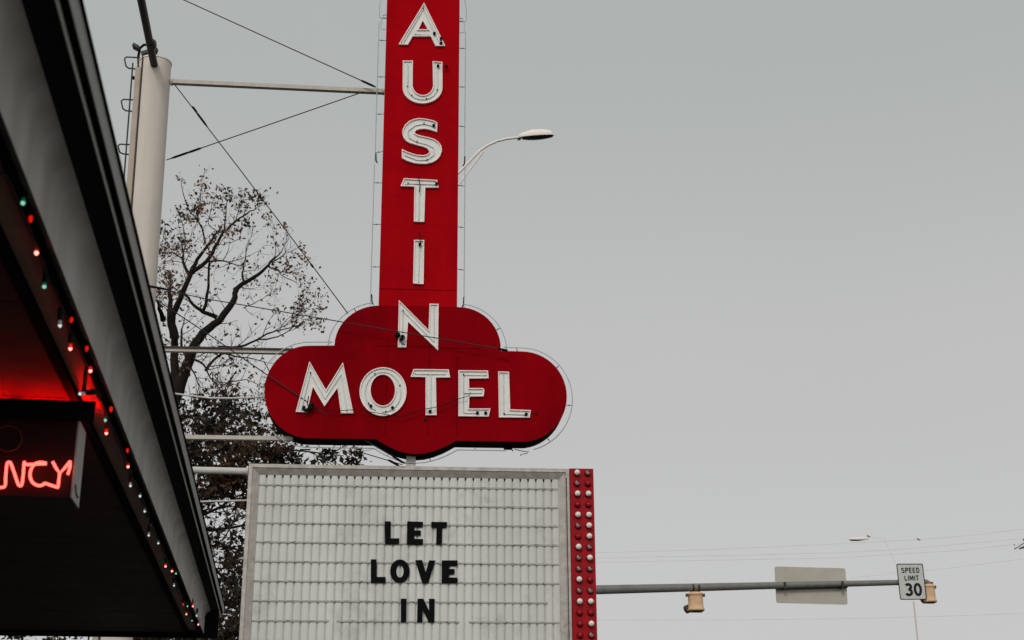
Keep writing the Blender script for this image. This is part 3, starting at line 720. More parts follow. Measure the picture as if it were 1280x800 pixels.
# ================================================================== GROUND, ROAD
def flat(name, pts, z, m, kind='structure'):
    mb = MB(); mb.add([V((p[0], p[1], z)) for p in pts], [tuple(range(len(pts)))]); o = mb.build(name, m); tag(o, kind=kind); return o
o = flat('ground', [(-900,-900),(900,-900),(900,900),(-900,900)], -.14, M['ground'])
rd = V((-math.sin(AL), math.cos(AL), 0)); rx = V((math.cos(AL), math.sin(AL), 0))
def rp(a, t, z=0): return rx*a + rd*t + V((0,0,z))
def slab(name, a0_, a1_, t0, t1, z0, z1_, m):
    mb = MB(); c = rp((a0_+a1_)/2, (t0+t1)/2, (z0+z1_)/2); mb.box(c, rx, rd, ZZ, (a1_-a0_)/2, (t1-t0)/2, (z1_-z0)/2); o = mb.build(name, m); tag(o, kind='structure'); return o
slab('forecourt', -22, -.0, -30, 60, -.136, 0, M['asphalt'])
slab('pavement', .004, 3.2, -80, 160, -.136, .004, M['concrete'])
slab('kerb', 3.204, 3.4, -80, 160, -.136, .008, M['concrete'])
slab('road', 3.404, 19, -200, 500, -.139, -.12, M['asphalt'])
slab('far_pavement', 19.004, 22, -80, 160, -.136, .004, M['concrete'])
slab('road_marking', 11.0, 11.12, -200, 400, -.119, -.116, M['line_yellow']); slab('road_marking', 11.3, 11.42, -200, 400, -.119, -.116, M['line_yellow'])
for k in range(12): slab('road_marking', 7.3, 7.42, -10+k*9, -7+k*9, -.119, -.116, M['line_white'])

# ================================================================== SIGNAL MAST
DM = 29.0
NM = NS; PM = V((0, DM, 0))
def mp(px, py, n=0): return on_plane(px, py, PM+NM*n, NM)
mA, mB_ = mp(690, 738.6), mp(1158, 727.3)
mast = thing('signal_mast', V((mA.x, mA.y, .0)), 'grey galvanised traffic mast with a long arm over the road behind the reader board', 'traffic mast')
mb = MB(); mb.tube([V((mA.x, mA.y, 0)), V((mA.x, mA.y, mA.z+.12))], [.17,.13], 20); mb.build('pole', M['galv'], mast)
mb = MB(); mb.tube([mA.lerp(mB_, i/20) for i in range(21)], [.098-.045*i/20 for i in range(21)], 18); mb.build('mast_arm', M['galv'], mast)
mb = MB(); mb.lathe(V((mA.x, mA.y, 0)), ZZ, [(0,.3),(.04,.3),(.05,.2)], 16); mb.build('base_flange', M['galv'], mast)
mb = MB()
for px in (866, 873): mb.cut(); mb.lathe(mp(px, 734.8), (mB_-mA), [(-.02,.087),(.02,.087)], 16)
mb.build('clamp', M['iron'], mast)
# signal heads (seen from behind/above)
def signal(px, py, w, h, label, flip=1):
    c = mp(px, py, .0)
    k = h/60.5
    t = thing('traffic_signal', c, label, 'traffic signal', 'traffic signals hung under the mast arm')
    hw = w/60.5/2; hh = h/60.5/2; ax = V((0,0,1))
    prof = [(-hh, hw*.95),(-hh*.95, hw*1.0),(-hh*.80, hw*1.0),(-hh*.74, hw*.90),(-hh*.3, hw*.87),(hh*.4, hw*.86),(hh*.66, hw*.88),(hh*.70,hw*.95),(hh*.80, hw*.93),(hh*.9, hw*.80),(hh, hw*.55)]
    mb = MB(); 
    # squarish rounded housing
    n = 20
    vs = []
    for (z, r) in prof:
        for i in range(n):
            w_ = 2*math.pi*i/n; cx_, sy_ = math.cos(w_), math.sin(w_)
            f = 1/max(abs(cx_)**1, abs(sy_)**1)**.55
            vs.append(c + RS*(cx_*r*f*.92) + NS*(sy_*r*f*.92) + ZZ*z)
    mb.add(vs, [(i*n+k_, i*n+(k_+1)%n, (i+1)*n+(k_+1)%n, (i+1)*n+k_) for i in range(len(prof)-1) for k_ in range(n)], True)
    mb.add(vs[:n], [tuple(range(n))]); mb.add(vs[-n:], [tuple(range(n))])
    mb.build('housing', M['signal'], t)
    mb = MB()
    vdir = (-NS*.9 - RS*.75*flip - ZZ*.35).normalized()
    c2 = c - RS*hw*.62*flip - ZZ*hh*.62 - NS*hw*.4
    mb.lathe(c2, vdir, [(0,hw*.42),(hw*.5,hw*.46),(hw*.52,hw*.40)], 16); mb.build('visor', M['signal_dark'], t)
    mb = MB(); mb.box(c+ZZ*(hh+.02), RS, NS, ZZ, .09,.04,.022); mb.lathe(c+ZZ*(hh-.02), ZZ, [(0,.05),(.05,.04),(.07,.03)], 10)
    for sx in (-1,1):
        for dz_ in (.68,): mb.box(c+RS*sx*hw*.96+ZZ*hh*dz_, RS, NS, ZZ, .018,.03,.03)
    mb.box(c-ZZ*(hh+.008), RS, NS, ZZ, hw*.75, hw*.7, .008)
    mb.build('bracket', M['signal_dark'], t)
signal(869.5, 752, 22.5, 23, 'beige traffic signal hanging mid arm left of the blank sign back')
signal(1161.5, 741.5, 17, 22.5, 'beige traffic signal at the arm tip beside the SPEED LIMIT plate')
mb = MB(); mb.tube([mp(1154,727.4), mp(1158,727.3), mp(1161.3,729), mp(1161.6,731.5)], .05, 12); mb.build('arm_tip_elbow', M['galv'], mast)
# plates
def plate(name, corners, n0, th, m, parent=None, rr=4):
    pts = [V((to_m(*c))) for c in corners]
    return pts
def to_m(px, py):
    d = mp(px, py)-mp(930, 733); return (d.dot(RS), d.z)
def fm(p, n=0): return mp(930, 733)+RS*p[0]+ZZ*p[1]+NM*n
def rrect(x0, x1, z0, z1_, r, n=6):
    out = []
    for cx_, cz_, a_ in ((x1-r, z1_-r, 0),(x0+r, z1_-r, 90),(x0+r, z0+r, 180),(x1-r, z0+r, 270)):
        out += [(cx_+r*math.cos(R(a_+90*i/n)), cz_+r*math.sin(R(a_+90*i/n))) for i in range(n+1)]
    return out
bk = [to_m(*p) for p in ((969.5,707.3),(1058.5,709.3),(1061.5,754.8),(972,753.3))]
cxm = sum(p[0] for p in bk)/4; czm = sum(p[1] for p in bk)/4; wm = (bk[1][0]-bk[0][0]+bk[2][0]-bk[3][0])/4; hm = (bk[0][1]-bk[3][1]+bk[1][1]-bk[2][1])/4
t = thing('blank_road_sign', fm((cxm, czm), -.1), 'unpainted back of a large rectangular road sign behind the mast arm', 'road sign')
rot = Matrix.Rotation(R(.6), 3, NM)
mb = MB(); mb.prism([[fm((x, z), -.095) for x, z in [(cxm+(p[0]*math.cos(R(-.9))-p[1]*math.sin(R(-.9))), czm+(p[0]*math.sin(R(-.9))+p[1]*math.cos(R(-.9)))) for p in rrect(-wm, wm, -hm, hm, .045)]]], -NM*.004)
mb.build('panel', M['sign_back'], t)
mb = MB(); zc_ = lambda px: fm(to_m(px, 731))
for px in (980, 1052):
    q = mp(px, 731.5 if px > 1000 else 732.5, 0); mb.box(q+NM*.0-ZZ*.0, RS, NM, ZZ, .02, .094, .07)
q0, q1 = mp(972, 734.5, -.06), mp(1059, 732.4, -.06); mb.box((q0+q1)/2, (q1-q0).normalized(), NM, ZZ, (q1-q0).length/2, .03, .04)
mb.build('mounting_bracket', M['iron'], t)
# SPEED LIMIT 30
sc_ = [to_m(*p) for p in ((1117.8,705.2),(1152,705.2),(1156.8,750.6),(1122.3,751.2))]
cxs = sum(p[0] for p in sc_)/4; czs = sum(p[1] for p in sc_)/4; ws = .285; hs = .372
spd = thing('speed_limit_sign', fm((cxs, czs), .09), 'white rectangular SPEED LIMIT 30 plate near the tip of the mast arm', 'road sign')
TN = R(0.9)
def ss(x, z, n=.1):
    return fm((cxs+x*math.cos(TN)-z*math.sin(TN), czs+x*math.sin(TN)+z*math.cos(TN)), n)
mb = MB(); mb.prism([[ss(x, z, .10) for x, z in rrect(-ws, ws, -hs, hs, .035)]], -NM*.004); mb.build('plate', M['sign_white'], spd)
mb = MB(); mb.prism([[ss(x, z, .1035) for x, z in rrect(-ws, ws, -hs, hs, .035)], [ss(x, z, .1035) for x, z in rrect(-ws+.017, ws-.017, -hs+.017, hs-.017, .025)]], -NM*.003); mb.build('border', M['sign_black'], spd)
mb = MB(); mb.box(ss(.0, .0, .05), RS, NM, ZZ, .04, .045, .06); mb.build('mounting_bracket', M['iron'], spd)
def stroke(mb, pts, w):
    P_ = [V((p[0], p[1])) for p in pts]; n = len(P_); Lf, Rt = [], []
    for i in range(n):
        d_ = (P_[min(i+1,n-1)]-P_[max(i-1,0)]).normalized()
        nn = V((-d_.y, d_.x)); k = 1
        if 0 < i < n-1:
            e1 = (P_[i]-P_[i-1]).normalized(); k = 1/max(.5, V((-e1.y,e1.x)).dot(nn))
        Lf.append(P_[i]+nn*w/2*k); Rt.append(P_[i]-nn*w/2*k)
    loop = Lf+Rt[::-1]
    A_ = [ss(p.x, p.y, .1055) for p in Lf]; B2 = [ss(p.x, p.y, .1055) for p in Rt]
    mb.add(A_+B2+[p-NM*.002 for p in A_]+[p-NM*.002 for p in B2], [(i, i+1, n+i+1, n+i) for i in range(n-1)]+[(i, i+1, 2*n+i+1, 2*n+i) for i in range(n-1)]+[(n+i, n+i+1, 3*n+i+1, 3*n+i) for i in range(n-1)]+[(0, n, 3*n, 2*n), (n-1, 2*n-1, 4*n-1, 3*n-1)])
def carc(cx_, cy_, rx2, ry2, a, b, n=14): return [(cx_+rx2*math.cos(R(a+(b-a)*i/n)), cy_+ry2*math.sin(R(a+(b-a)*i/n))) for i in range(n+1)]
GL = {  # strokes in a unit cell 0..w, 0..1
 'S': (.62, [carc(.31,.745,.25,.2,40,180)+carc(.31,.745,.25,.2,180,270)[1:]+carc(.31,.27,.27,.22,85,-145)[1:]]),
 'P': (.6, [[(.06,0),(.06,1)], [(.06,.95),(.35,.95)]+carc(.35,.72,.2,.23,90,-90)+[(.06,.49)]]),
 'E': (.52, [[(.06,0),(.06,1)], [(.06,.95),(.5,.95)], [(.06,.52),(.44,.52)], [(.06,.05),(.5,.05)]]),
 'D': (.62, [[(.06,0),(.06,1)], [(.06,.95),(.28,.95)]+carc(.28,.5,.28,.45,90,-90)+[(.06,.05)]]),
 'L': (.5, [[(.06,1),(.06,0)], [(.06,.05),(.5,.05)]]),
 'I': (.12, [[(.06,0),(.06,1)]]),
 'M': (.72, [[(.06,0),(.06,1)], [(.06,.98),(.36,.3),(.66,.98)], [(.66,1),(.66,0)]]),
 'T': (.58, [[(.0,.95),(.58,.95)], [(.29,.95),(.29,0)]]),
 '3': (.60, [carc(.29,.74,.22,.2,150,-60)+carc(.28,.28,.26,.23,70,-155)]),
 '0': (.62, [carc(.31,.5,.25,.45,90,450,32)])}
def sign_text(txt, xc, zb_, h, w, gap):
    w *= 1.12; tot = sum(GL[c][0]*h for c in txt)+gap*(len(txt)-1); x = xc-tot/2; mb = MB()
    for c in txt:
        for st_2 in GL[c][1]: stroke(mb, [(x+p[0]*h, zb_+p[1]*h) for p in st_2], w)
        x += GL[c][0]*h+gap
    o = mb.build('lettering', M['sign_black'], spd, fix=False); o['label'] = 'black writing '+txt
sign_text('SPEED', 0, .185, .10, .017, .024)
sign_text('LIMIT', .01, .025, .10, .017, .024)
sign_text('30', .02, -.285, .245, .048, .045)

# ================================================================== STREET LAMP
DL = 26.0
def lpnt(px, py, dy=0): return on_y(px, py, DL+dy)
pl = lpnt(520, 225); lamp = thing('street_lamp', V((pl.x, pl.y, 0)), 'white cobra head street lamp on a curved arm showing right of the red tower', 'street lamp')
kx = lpnt(521, 300)
mb = MB(); mb.tube([V((pl.x, pl.y, 0)), V((pl.x, pl.y, pl.z-.2))], [.095,.07], 16); mb.build('pole', M['lamp_paint'], lamp)
mb = MB()
top_arc = [(575,214.5),(585,204),(595,193),(601,187.5),(610,181.5),(622,176.2),(634,173.3),(645,172.2),(651,172)]
P_ = [V((pl.x, pl.y, pl.z-.5)), ] + [lpnt(x, y) for x, y in top_arc]
P_[0] = V((pl.x, pl.y, lpnt(520, 262).z))
mb.tube([P_[0], P_[0].lerp(P_[1], .5)] + P_[1:], .026, 10)
mb.build('arm', M['lamp_paint'], lamp)
mb = MB(); q = V((pl.x, pl.y, lpnt(520, 290).z)); mb.tube([q, lpnt(575,229), lpnt(590,208.5), lpnt(604,190)], .018, 8)
mb.tube([lpnt(560,228.5), lpnt(596,193.5)], .012, 6); mb.build('arm_brace', M['lamp_paint'], lamp)
hc = lpnt(670.5, 171); XL = (lpnt(693, 170)-lpnt(649, 173)).normalized(); YL = V((XL.y, -XL.x, 0)).normalized(); ZL = XL.cross(-YL) if XL.cross(-YL).z > 0 else XL.cross(YL)
_q = Matrix.Rotation(R(13), 3, XL)
if (_q@ZL).y > ZL.y: _q = _q.transposed()
ZL = _q@ZL; YL = _q@YL
Lh = (lpnt(693,170)-lpnt(649,173)).length
def head_sec(u):   # u 0..1 root to tip -> half width, top height
    w_ = .03+.125*math.sin(math.pi*min(1, max(0, (u*.78+.10))))**.7 if u > .04 else .035
    hgt = .035+.115*math.sin(math.pi*(u*.72+.12))
    if u > .9: f = math.sqrt(max(0, 1-((u-.9)/.1)**2)); w_ *= .35+.65*f; hgt *= .35+.65*f
    return w_, hgt
mb = MB(); vs = []; nU, nV = 22, 14; root = hc - XL*Lh/2
for i in range(nU+1):
    u = i/nU; w_, hg = head_sec(u)
    for k in range(nV+1):
        th = math.pi*k/nV; vs.append(root+XL*(u*Lh)+YL*(math.cos(th)*w_)+ZL*(math.sin(th)*hg))
fs = [(i*(nV+1)+k, i*(nV+1)+k+1, (i+1)*(nV+1)+k+1, (i+1)*(nV+1)+k) for i in range(nU) for k in range(nV)]
mb.add(vs, fs, True)
for i in range(nU): mb.add([vs[i*(nV+1)], vs[i*(nV+1)+nV], vs[(i+1)*(nV+1)+nV], vs[(i+1)*(nV+1)]], [(0,1,2,3)])
mb.build('head', M['lamp_paint'], lamp)
mb = MB(); vs = []
for i in range(15):
    u = .10+.86*i/14; w_, hg = head_sec(min(u,.97)); 
    dp = .06*math.sin(math.pi*min(1,(i/14)*.80+.12))**.6
    for k in range(11):
        th = math.pi*k/10; vs.append(root+XL*(u*Lh)+YL*(math.cos(th)*w_*.94)-ZL*(.002+math.sin(th)*dp))
mb.add(vs, [(i*11+k, i*11+k+1, (i+1)*11+k+1, (i+1)*11+k) for i in range(14) for k in range(10)], True)
mb.add(vs[:11], [tuple(range(11))]); mb.add(vs[-11:], [tuple(range(11))]); mb.build('lens', M['lens'], lamp)
mb = MB(); mb.lathe(root+XL*Lh*.40+ZL*.11, ZL, [(0,.018),(.05,.018),(.055,.01)], 10); mb.build('photocell', M['lamp_paint'], lamp)
mb = MB(); mb.box(root+XL*.005-ZL*.02, XL, YL, ZL, .03,.03,.022); mb.build('arm_clamp', M['iron'], lamp)

wm_ = mat('distant_wire', (.60,.60,.60), .8)
# far lamp, bird-like speck on wires, power lines
def fpt(px, py, y): return on_y(px, py, y)
t = thing('street_lamp', V((fpt(1140,673,75).x, 75, 0)), 'tiny distant street lamp head above the thin wires left of the speed sign', 'street lamp')
hx = fpt(1074, 673.5, 75)
mb = MB(); 
mb.lathe(fpt(1061,674,75), (1,0,.02), [(0,.02),(.15,.06),(.5,.09),(.8,.07),(1.05,.03)], 12); mb.build('head', M['lamp_paint'], t)
mb = MB(); mb.lathe(fpt(1061.5,674.9,75), (1,0,.02), [(0,.02),(.15,.06),(.5,.07),(.75,.04)], 12); mb.build('lens', M['lens'], t)
mb = MB(); mb.tube([fpt(1076,673.3,75), fpt(1086,670.6,75), fpt(1105,674,75), fpt(1142,752,75)], .008, 6); mb.build('arm', wm_, t)
mb = MB(); mb.tube([fpt(1142,752,75), V((fpt(1149,800,75).x, 75, 0))], .035, 6); mb.build('pole', mat('distant_pole_paint', (.6,.45,.42), .7), t)
def bird(px, py, y, label):
    c = fpt(px, py, y); mb = MB(); v0 = 0
    mb.lathe(c-V((.1,0,-.03)), (.9,0,-.5), [(0,.02),(.06,.06),(.14,.075),(.22,.05),(.27,.015)], 8)
    mb.lathe(c+V((-.12,0,.08)), (0,0,1), [(-.04,.02),(0,.042),(.04,.02)], 8)
    mb.tube([c+V((.1,0,-.05)), c+V((.2,.0,-.14))], [.03,.012], 5); mb.tube([c+V((-.15,0,.08)), c+V((-.2,0,.07))], [.012,.003], 5)
    mb.v = [c+(v-c)*.55 for v in mb.v]
    o = mb.build('bird', M['iron'], loc=c); tag(o, label, 'bird')
bird(1148, 674, 75, 'dark bird perched on the topmost thin wire above the speed sign')
bird(1085.5, 670, 75, 'dark speck of a bird at the end of the distant lamp head')
def pline(px_pts, label, y=75, r=.008):
    P_ = [fpt(x, yy, y) for x, yy in px_pts]; mb = MB(); mb.tube(P_, r, 5); o = mb.build('power_line', wm_, loc=P_[0]); tag(o, label, 'power line', 'thin power lines low in the right sky')
pline([(600,696),(745,691),(900,686.5),(1040,680),(1148,674.5),(1210,669.5),(1290,660)], 'topmost thin power line low in the right sky')
pline([(600,699),(745,697.5),(900,694.5),(1040,691),(1120,687),(1280,673)], 'second power line down, passing just above the blank sign')
pline([(600,706),(745,703),(900,700),(1040,697.5),(1200,688),(1290,678)], 'third power line down, passing just over the blank sign')
pline([(1062,723),(1120,716),(1180,711),(1240,703.5),(1290,697)], 'short power line climbing right from behind the speed limit plate')
pline([(600,777),(745,775),(900,775),(1080,773),(1200,769.5),(1290,766)], 'lowest power line, passing below the hanging signals')
# wooden eave tip / bracket at the right edge
t = thing('street_lamp', V((fpt(1330, 670, 60).x, 60, 0)), 'brown lamp bracket just entering at the right edge of the view', 'street lamp')
mb = MB(); mb.tube([fpt(1330,652,60), fpt(1300,668,60), fpt(1280,679,60), fpt(1268,686.5,60)], .02, 6)
mb.tube([fpt(1330,662,60), fpt(1300,673,60), fpt(1284,682.5,60), fpt(1274,686,60)], [.07,.07,.06,.03], 8); mb.build('arm', M['signal_dark'], t)
mb = MB(); mb.tube([V((fpt(1330,660,60).x,60,0)), fpt(1330,640,60)], .09, 8); mb.build('pole', M['galv'], t)
mb = MB(); mb.lathe(fpt(1279.5,674.6,60), (0,0,1), [(-.03,.02),(0,.04),(.03,.02)], 8); mb.lathe(fpt(1268,681,60), (0,0,1), [(-.02,.015),(0,.03),(.02,.015)], 8)
mb.tube([fpt(1268,681,60), fpt(1269,686,60)], .006, 5); mb.tube([fpt(1279.5,674.6,60), fpt(1281,681,60)], .006, 5); mb.build('insulator', M['iron'], t)

# ================================================================== TREES
def rot_rand(d, ang, rnd):
    ax = d.orthogonal().normalized(); ax.rotate(Matrix.Rotation(rnd.uniform(0, 2*math.pi), 3, d)); v = d.copy(); v.rotate(Matrix.Rotation(ang, 3, ax)); return v
def twig(mb, p, d, L_, r, rnd, lv, ends, upb=.25):
    n = 5 if lv else 4; pts = [p]; q = p.copy(); dr = d.copy()
    for i in range(n):
        dr = (dr + V((rnd.uniform(-.28,.28), rnd.uniform(-.28,.28), rnd.uniform(-.2,.28)+upb*.15))).normalized(); q = q+dr*(L_/n); pts.append(q.copy())
    mb.tube(pts, [r*(1-.8*i/n) for i in range(n+1)], 4 if lv else 3, caps=False, smooth=False)
    if lv > 0:
        for k in range(rnd.randint(3, 5)):
            i = rnd.randint(1, n); dd_ = rot_rand((pts[i]-pts[i-1]).normalized(), R(rnd.uniform(25, 65)), rnd)
            twig(mb, pts[i].copy(), dd_, L_*rnd.uniform(.4,.65), r*.5, rnd, lv-1, ends, upb)
    ends.append((pts[-1], dr, pts[len(pts)//2]))
def leafquad(mb, c, size, rnd):
    n = V((rnd.gauss(0,1), rnd.gauss(0,1), rnd.gauss(0,1))).normalized(); a = n.orthogonal().normalized(); b = n.cross(a)
    w = rnd.uniform(0, 6.28); a, b = a*math.cos(w)+b*math.sin(w), b*math.cos(w)-a*math.sin(w)
    l, h = size, size*rnd.uniform(.4,.65)
    mb.add([c-a*l*.5, c-b*h*.5+n*h*.15, c+a*l*.5, c+b*h*.5+n*h*.15], [(0,1,2,3)])
YT = 28.0
def tp(o, s, pts): return [(o[0]+x/s, o[1]+y/s) for x, y in pts]
oA, sA = (190,210), 4.2125; oB, sB = (190,400), 4.0
limbs = [ # pts, r0(px), r1(px)
 (tp(oB,sB,[(60,480),(100,420),(132,350),(152,290),(182,205),(222,110),(272,48),(335,5)])+tp(oA,sA,[(430,700),(440,650),(480,610),(560,560),(610,510),(655,465)]), 8, .9, 0),
 (tp(oB,sB,[(132,350),(118,280),(112,200),(112,90),(85,0)])+tp(oA,sA,[(97,700),(90,640)]), 6.0, 1.8, .4),
 (tp(oB,sB,[(112,90),(100,20)])+tp(oA,sA,[(110,770),(150,690),(200,560),(240,480),(300,400),(345,335)]), 5.0, .9, -.4),
 (tp(oA,sA,[(200,560),(290,490),(330,420),(375,345),(440,280),(500,240),(545,215)]), 2.6, .5, .3),
 (tp(oA,sA,[(375,345),(385,280),(390,220),(402,165)]), 1.0, .3, .8),
 (tp(oA,sA,[(280,395),(265,330),(240,275),(190,215),(165,140),(155,90)]), 1.1, .35, -.9),
 (tp(oA,sA,[(240,275),(250,190),(262,110)]), .7, .25, -.9), (tp(oA,sA,[(440,280),(460,220),(480,160)]), .7, .25, .6),
 (tp(oA,sA,[(345,335),(300,300),(305,240),(320,180)]), .6, .25, .3),
 (tp(oA,sA,[(300,490),(370,490),(430,505),(470,520)]), 1.2, .4, 1.0), (tp(oA,sA,[(480,610),(478,550),(490,480),(492,420)]), 1.4, .4, .5),
 (tp(oA,sA,[(610,520),(660,540),(690,570),(740,590)]), .8, .3, .2),(tp(oA,sA,[(690,565),(740,545),(800,520)]), .4, .2, .2),
 (tp(oA,sA,[(270,760),(285,700),(295,640),(300,560),(302,500)]), 1.9, 1.0, -.5), (tp(oA,sA,[(340,790),(270,755),(220,720),(180,670)]), 2.6, 1.2, -.2),
 (tp(oA,sA,[(190,555),(165,490),(165,455)]), 2.0, .9, .6), (tp(oA,sA,[(165,460),(175,380),(160,300),(150,260)]), .8, .3, .6),
 (tp(oA,sA,[(60,800),(40,740),(30,700)]), 3.0, 1.0, -.7), (tp(oA,sA,[(100,430),(80,400),(60,360)]), .6,.3,.4), (tp(oA,sA,[(165,480),(100,440),(50,470)]), .9,.3,.4),
 (tp(oB,sB,[(270,250),(330,180),(380,170),(430,185),(480,190),(560,210)]), 1.6, .4, .9), (tp(oB,sB,[(330,135),(440,135),(520,100),(600,60),(660,45),(740,30)]), 1.6, .4, 1.1),
 (tp(oB,sB,[(520,100),(600,90),(680,60),(720,10)]), 1.0, .3, 1.2),
 (tp(oB,sB,[(200,190),(260,225),(285,280),(320,320)]), 1.5, .4, -.8), (tp(oB,sB,[(190,220),(230,310),(240,350)]), 1.0, .3, -.9),
 (tp(oA,sA,[(740,790),(780,765),(830,730),(860,690)]), .5, .2, 1.0), (tp(oA,sA,[(480,740),(560,700),(620,660)]), .6, .2, .4),
 (tp(oB,sB,[(182,205),(150,130),(150,50)]), 2.0, 1.0, .9), (tp(oB,sB,[(420,260),(370,330),(350,420)]), .8, .4, .9), (tp(oB,sB,[(560,210),(600,300),(560,400)]), .6, .3, 1.2),
 (tp(oB,sB,[(300,420),(350,330),(470,300),(560,340)]), .9, .3, .6),
]
def make_tree(name, limbs, Y, label, leaf_n, leaf_m, seed, base_px, dens=1.0, lsize=.075, leafprob=.5, twig_len=(.4,1.05)):
    rnd = random.Random(seed)
    base = on_y(*base_px, Y); base.z = 0
    t = thing(name, base, label, 'tree')
    k = Y/math.cos(TH)/F*math.cos(TH)*1.03
    tr = MB(); tw_ = MB(); lf = MB(); ends = []
    first = True
    for pts, ra, rb, dy in limbs:
        n = len(pts); P_ = []
        # subdivide
        ip = smooth(pts, 3); m = len(ip)
        for i, (x, y) in enumerate(ip):
            p = on_y(x, y, Y + dy*(i/(m-1))*1.3 if not first else Y)
            P_.append(p + V((rnd.uniform(-1,1), rnd.uniform(-1,1), rnd.uniform(-1,1)))*.012)
        rs = [1.25*(ra+(rb-ra)*(i/(m-1))**.8)*k for i in range(m)]
        if first:
            P_ = [base, base.lerp(P_[0], .5)+V((.1,0,0))]+P_; rs = [.26, .2]+rs; first = False
        (tr if ra > .9 else tw_).tube(P_, rs, 9 if ra > 1.5 else 6, smooth=True)
        o_ = len(P_)-m
        # twigs along
        L_ = sum((P_[i+1]-P_[i]).length for i in range(o_, len(P_)-1))
        for j in range(int(L_*1.7*dens)+2):
            i = rnd.randint(o_+ (m//4 if ra > 3 else 0), len(P_)-2); d = (P_[i+1]-P_[i]).normalized()
            dn = rot_rand(d, R(rnd.uniform(30, 75)), rnd); dn.z += .15; dn.normalize()
            twig(tw_, P_[i].lerp(P_[i+1], rnd.random()), dn, rnd.uniform(*twig_len)*(1 if ra > .8 else .7)*(.55 if ip[min(max(i-o_, 0), m-1)][1] < 300 else 1), .011 if ra > 1 else .008, rnd, 2 if rnd.random() < .45 else 1, ends)
        twig(tw_, P_[-1], (P_[-1]-P_[-2]).normalized(), (.22 if ip[-1][1] < 300 else .45), rs[-1], rnd, 2, ends)
    for (e_, d_, m_) in ends:
        if rnd.random() < leafprob:
            for _ in range(rnd.randint(1, leaf_n)):
                c = (e_ if rnd.random() < .7 else m_)+V((rnd.gauss(0,.07), rnd.gauss(0,.07), rnd.gauss(-.03,.07))); leafquad(lf, c, rnd.uniform(.6,1.2)*lsize, rnd)
    tr.build('trunk', M['bark'], t); tw_.build('branches', M['twig'], t, fix=False); lf.build('foliage', leaf_m, t, fix=False)
    print(name, 'faces', len(tr.f), len(tw_.f), len(lf.f), 'ends', len(ends))
    return t
make_tree('bare_tree', limbs, YT, 'nearly bare tree with sparse brown leaves behind the cream column and the cloud', 3, M['leaf_dry'], 11, (196, 780), lsize=.10, leafprob=.5)

# denser dark tree low on the left, in front of it
def leafy_tree(name, Y, label, base_px, limbs2, clumps, leaf_m, seed, lsize):
    rnd = random.Random(seed); base = on_y(*base_px, Y); base.z = 0
    t = thing(name, base, label, 'tree'); tr, tw_, lf = MB(), MB(), MB(); k = Y/F*1.03
    f_ = True
    for pts, ra, rb in limbs2:
        ip = smooth(pts, 3); m = len(ip); P_ = [on_y(x, y, Y+rnd.uniform(-.1,.1)) for x, y in ip]; rs = [(ra+(rb-ra)*i/(m-1))*k for i in range(m)]
        if f_: P_ = [base, base.lerp(P_[0], .5)+V((-.1,0,0))]+P_; rs = [.2,.16]+rs; f_ = False
        tr.tube(P_, rs, 8)
        e = []
        for j in range(m*2):
            i = rnd.randint(0, m-2); d = (P_[i+1+len(P_)-m]-P_[i+len(P_)-m]).normalized(); twig(tw_, P_[i+len(P_)-m], rot_rand(d, R(rnd.uniform(30,80)), rnd), rnd.uniform(.4,1.1), .012, rnd, 1, e)
    for (x, y, rr, nn) in clumps:
        c = on_y(x, y, Y + rnd.uniform(-1.2,1.2)); r_ = rr*k
        # sub-clumps give light and dark clusters
        for q in range(max(3, int(nn/(66 if (y > 598 and y < 770 and x > 245) else 46)))):
            v = V((rnd.gauss(0,.6), rnd.gauss(0,.6), rnd.gauss(0,.5)))*r_; cc = c+v
            e = []; twig(tw_, cc, V((rnd.gauss(0,1), rnd.gauss(0,1), rnd.gauss(.3,.6))).normalized(), .45, .007, rnd, 0, e)
            sr = rnd.uniform(.07,.17)
            for _ in range(40): leafquad(lf, cc+V((rnd.gauss(0,1), rnd.gauss(0,1), rnd.gauss(0,.8)))*sr, rnd.uniform(.5,1.6)*lsize, rnd)
    tr.build('trunk', M['bark'], t); tw_.build('branches', M['twig'], t, fix=False); lf.build('foliage', leaf_m, t, fix=False)
    print(name, len(lf.f))
    return t
cl1 = [(240,515,16,260),(275,520,22,420),(300,510,18,260),(320,530,16,160),(250,545,20,320),(290,555,24,620),(330,560,20,420),(350,568,16,220),(375,572,14,110),(405,573,13,60),(436,574,12,46),
       (240,575,24,700),(280,585,22,700),(262,605,20,450),(300,600,22,600),(330,590,20,300),(285,625,18,300),(255,640,16,260),(300,650,16,240),(270,665,16,240),(305,680,18,300),(290,700,14,160),(280,725,15,240),(300,720,15,240),(295,745,12,130),
       (300,775,14,200),(275,790,18,520),(250,800,22,700),(290,805,24,800),(200,800,22,500),(180,806,20,400),(100,812,20,160),(65,806,12,90),(18,803,14,130),(215,790,14,160),(150,830,30,600),(320,830,30,800),(230,700,24,300),(210,620,24,300),(190,560,24,300),(215,520,18,200)]
lm2 = [([(175,800),(190,700),(215,620),(240,560),(270,520),(290,500)], 7, 1.0), ([(215,650),(262,640),(300,618)], 2.5,.8), ([(205,660),(270,662),(312,655)], 3,1.0), ([(200,690),(262,682),(310,690)], 2.2,.8), ([(195,730),(250,700),(300,745),(312,756)], 2.5, .9), ([(240,570),(300,560),(360,562),(430,570)], 2.5, .5), ([(266,740),(275,752),(284,757),(296,745),(304,738)], 1.0, .5), ([(190,740),(262,722),(300,735)], 2.2,.8)]
leafy_tree('leafy_tree', 22.0, 'dark bushy tree with brown and green leaves between the canopy edge and the reader board', (170, 790), lm2, cl1, M['leaf_dark'], 5, .095)

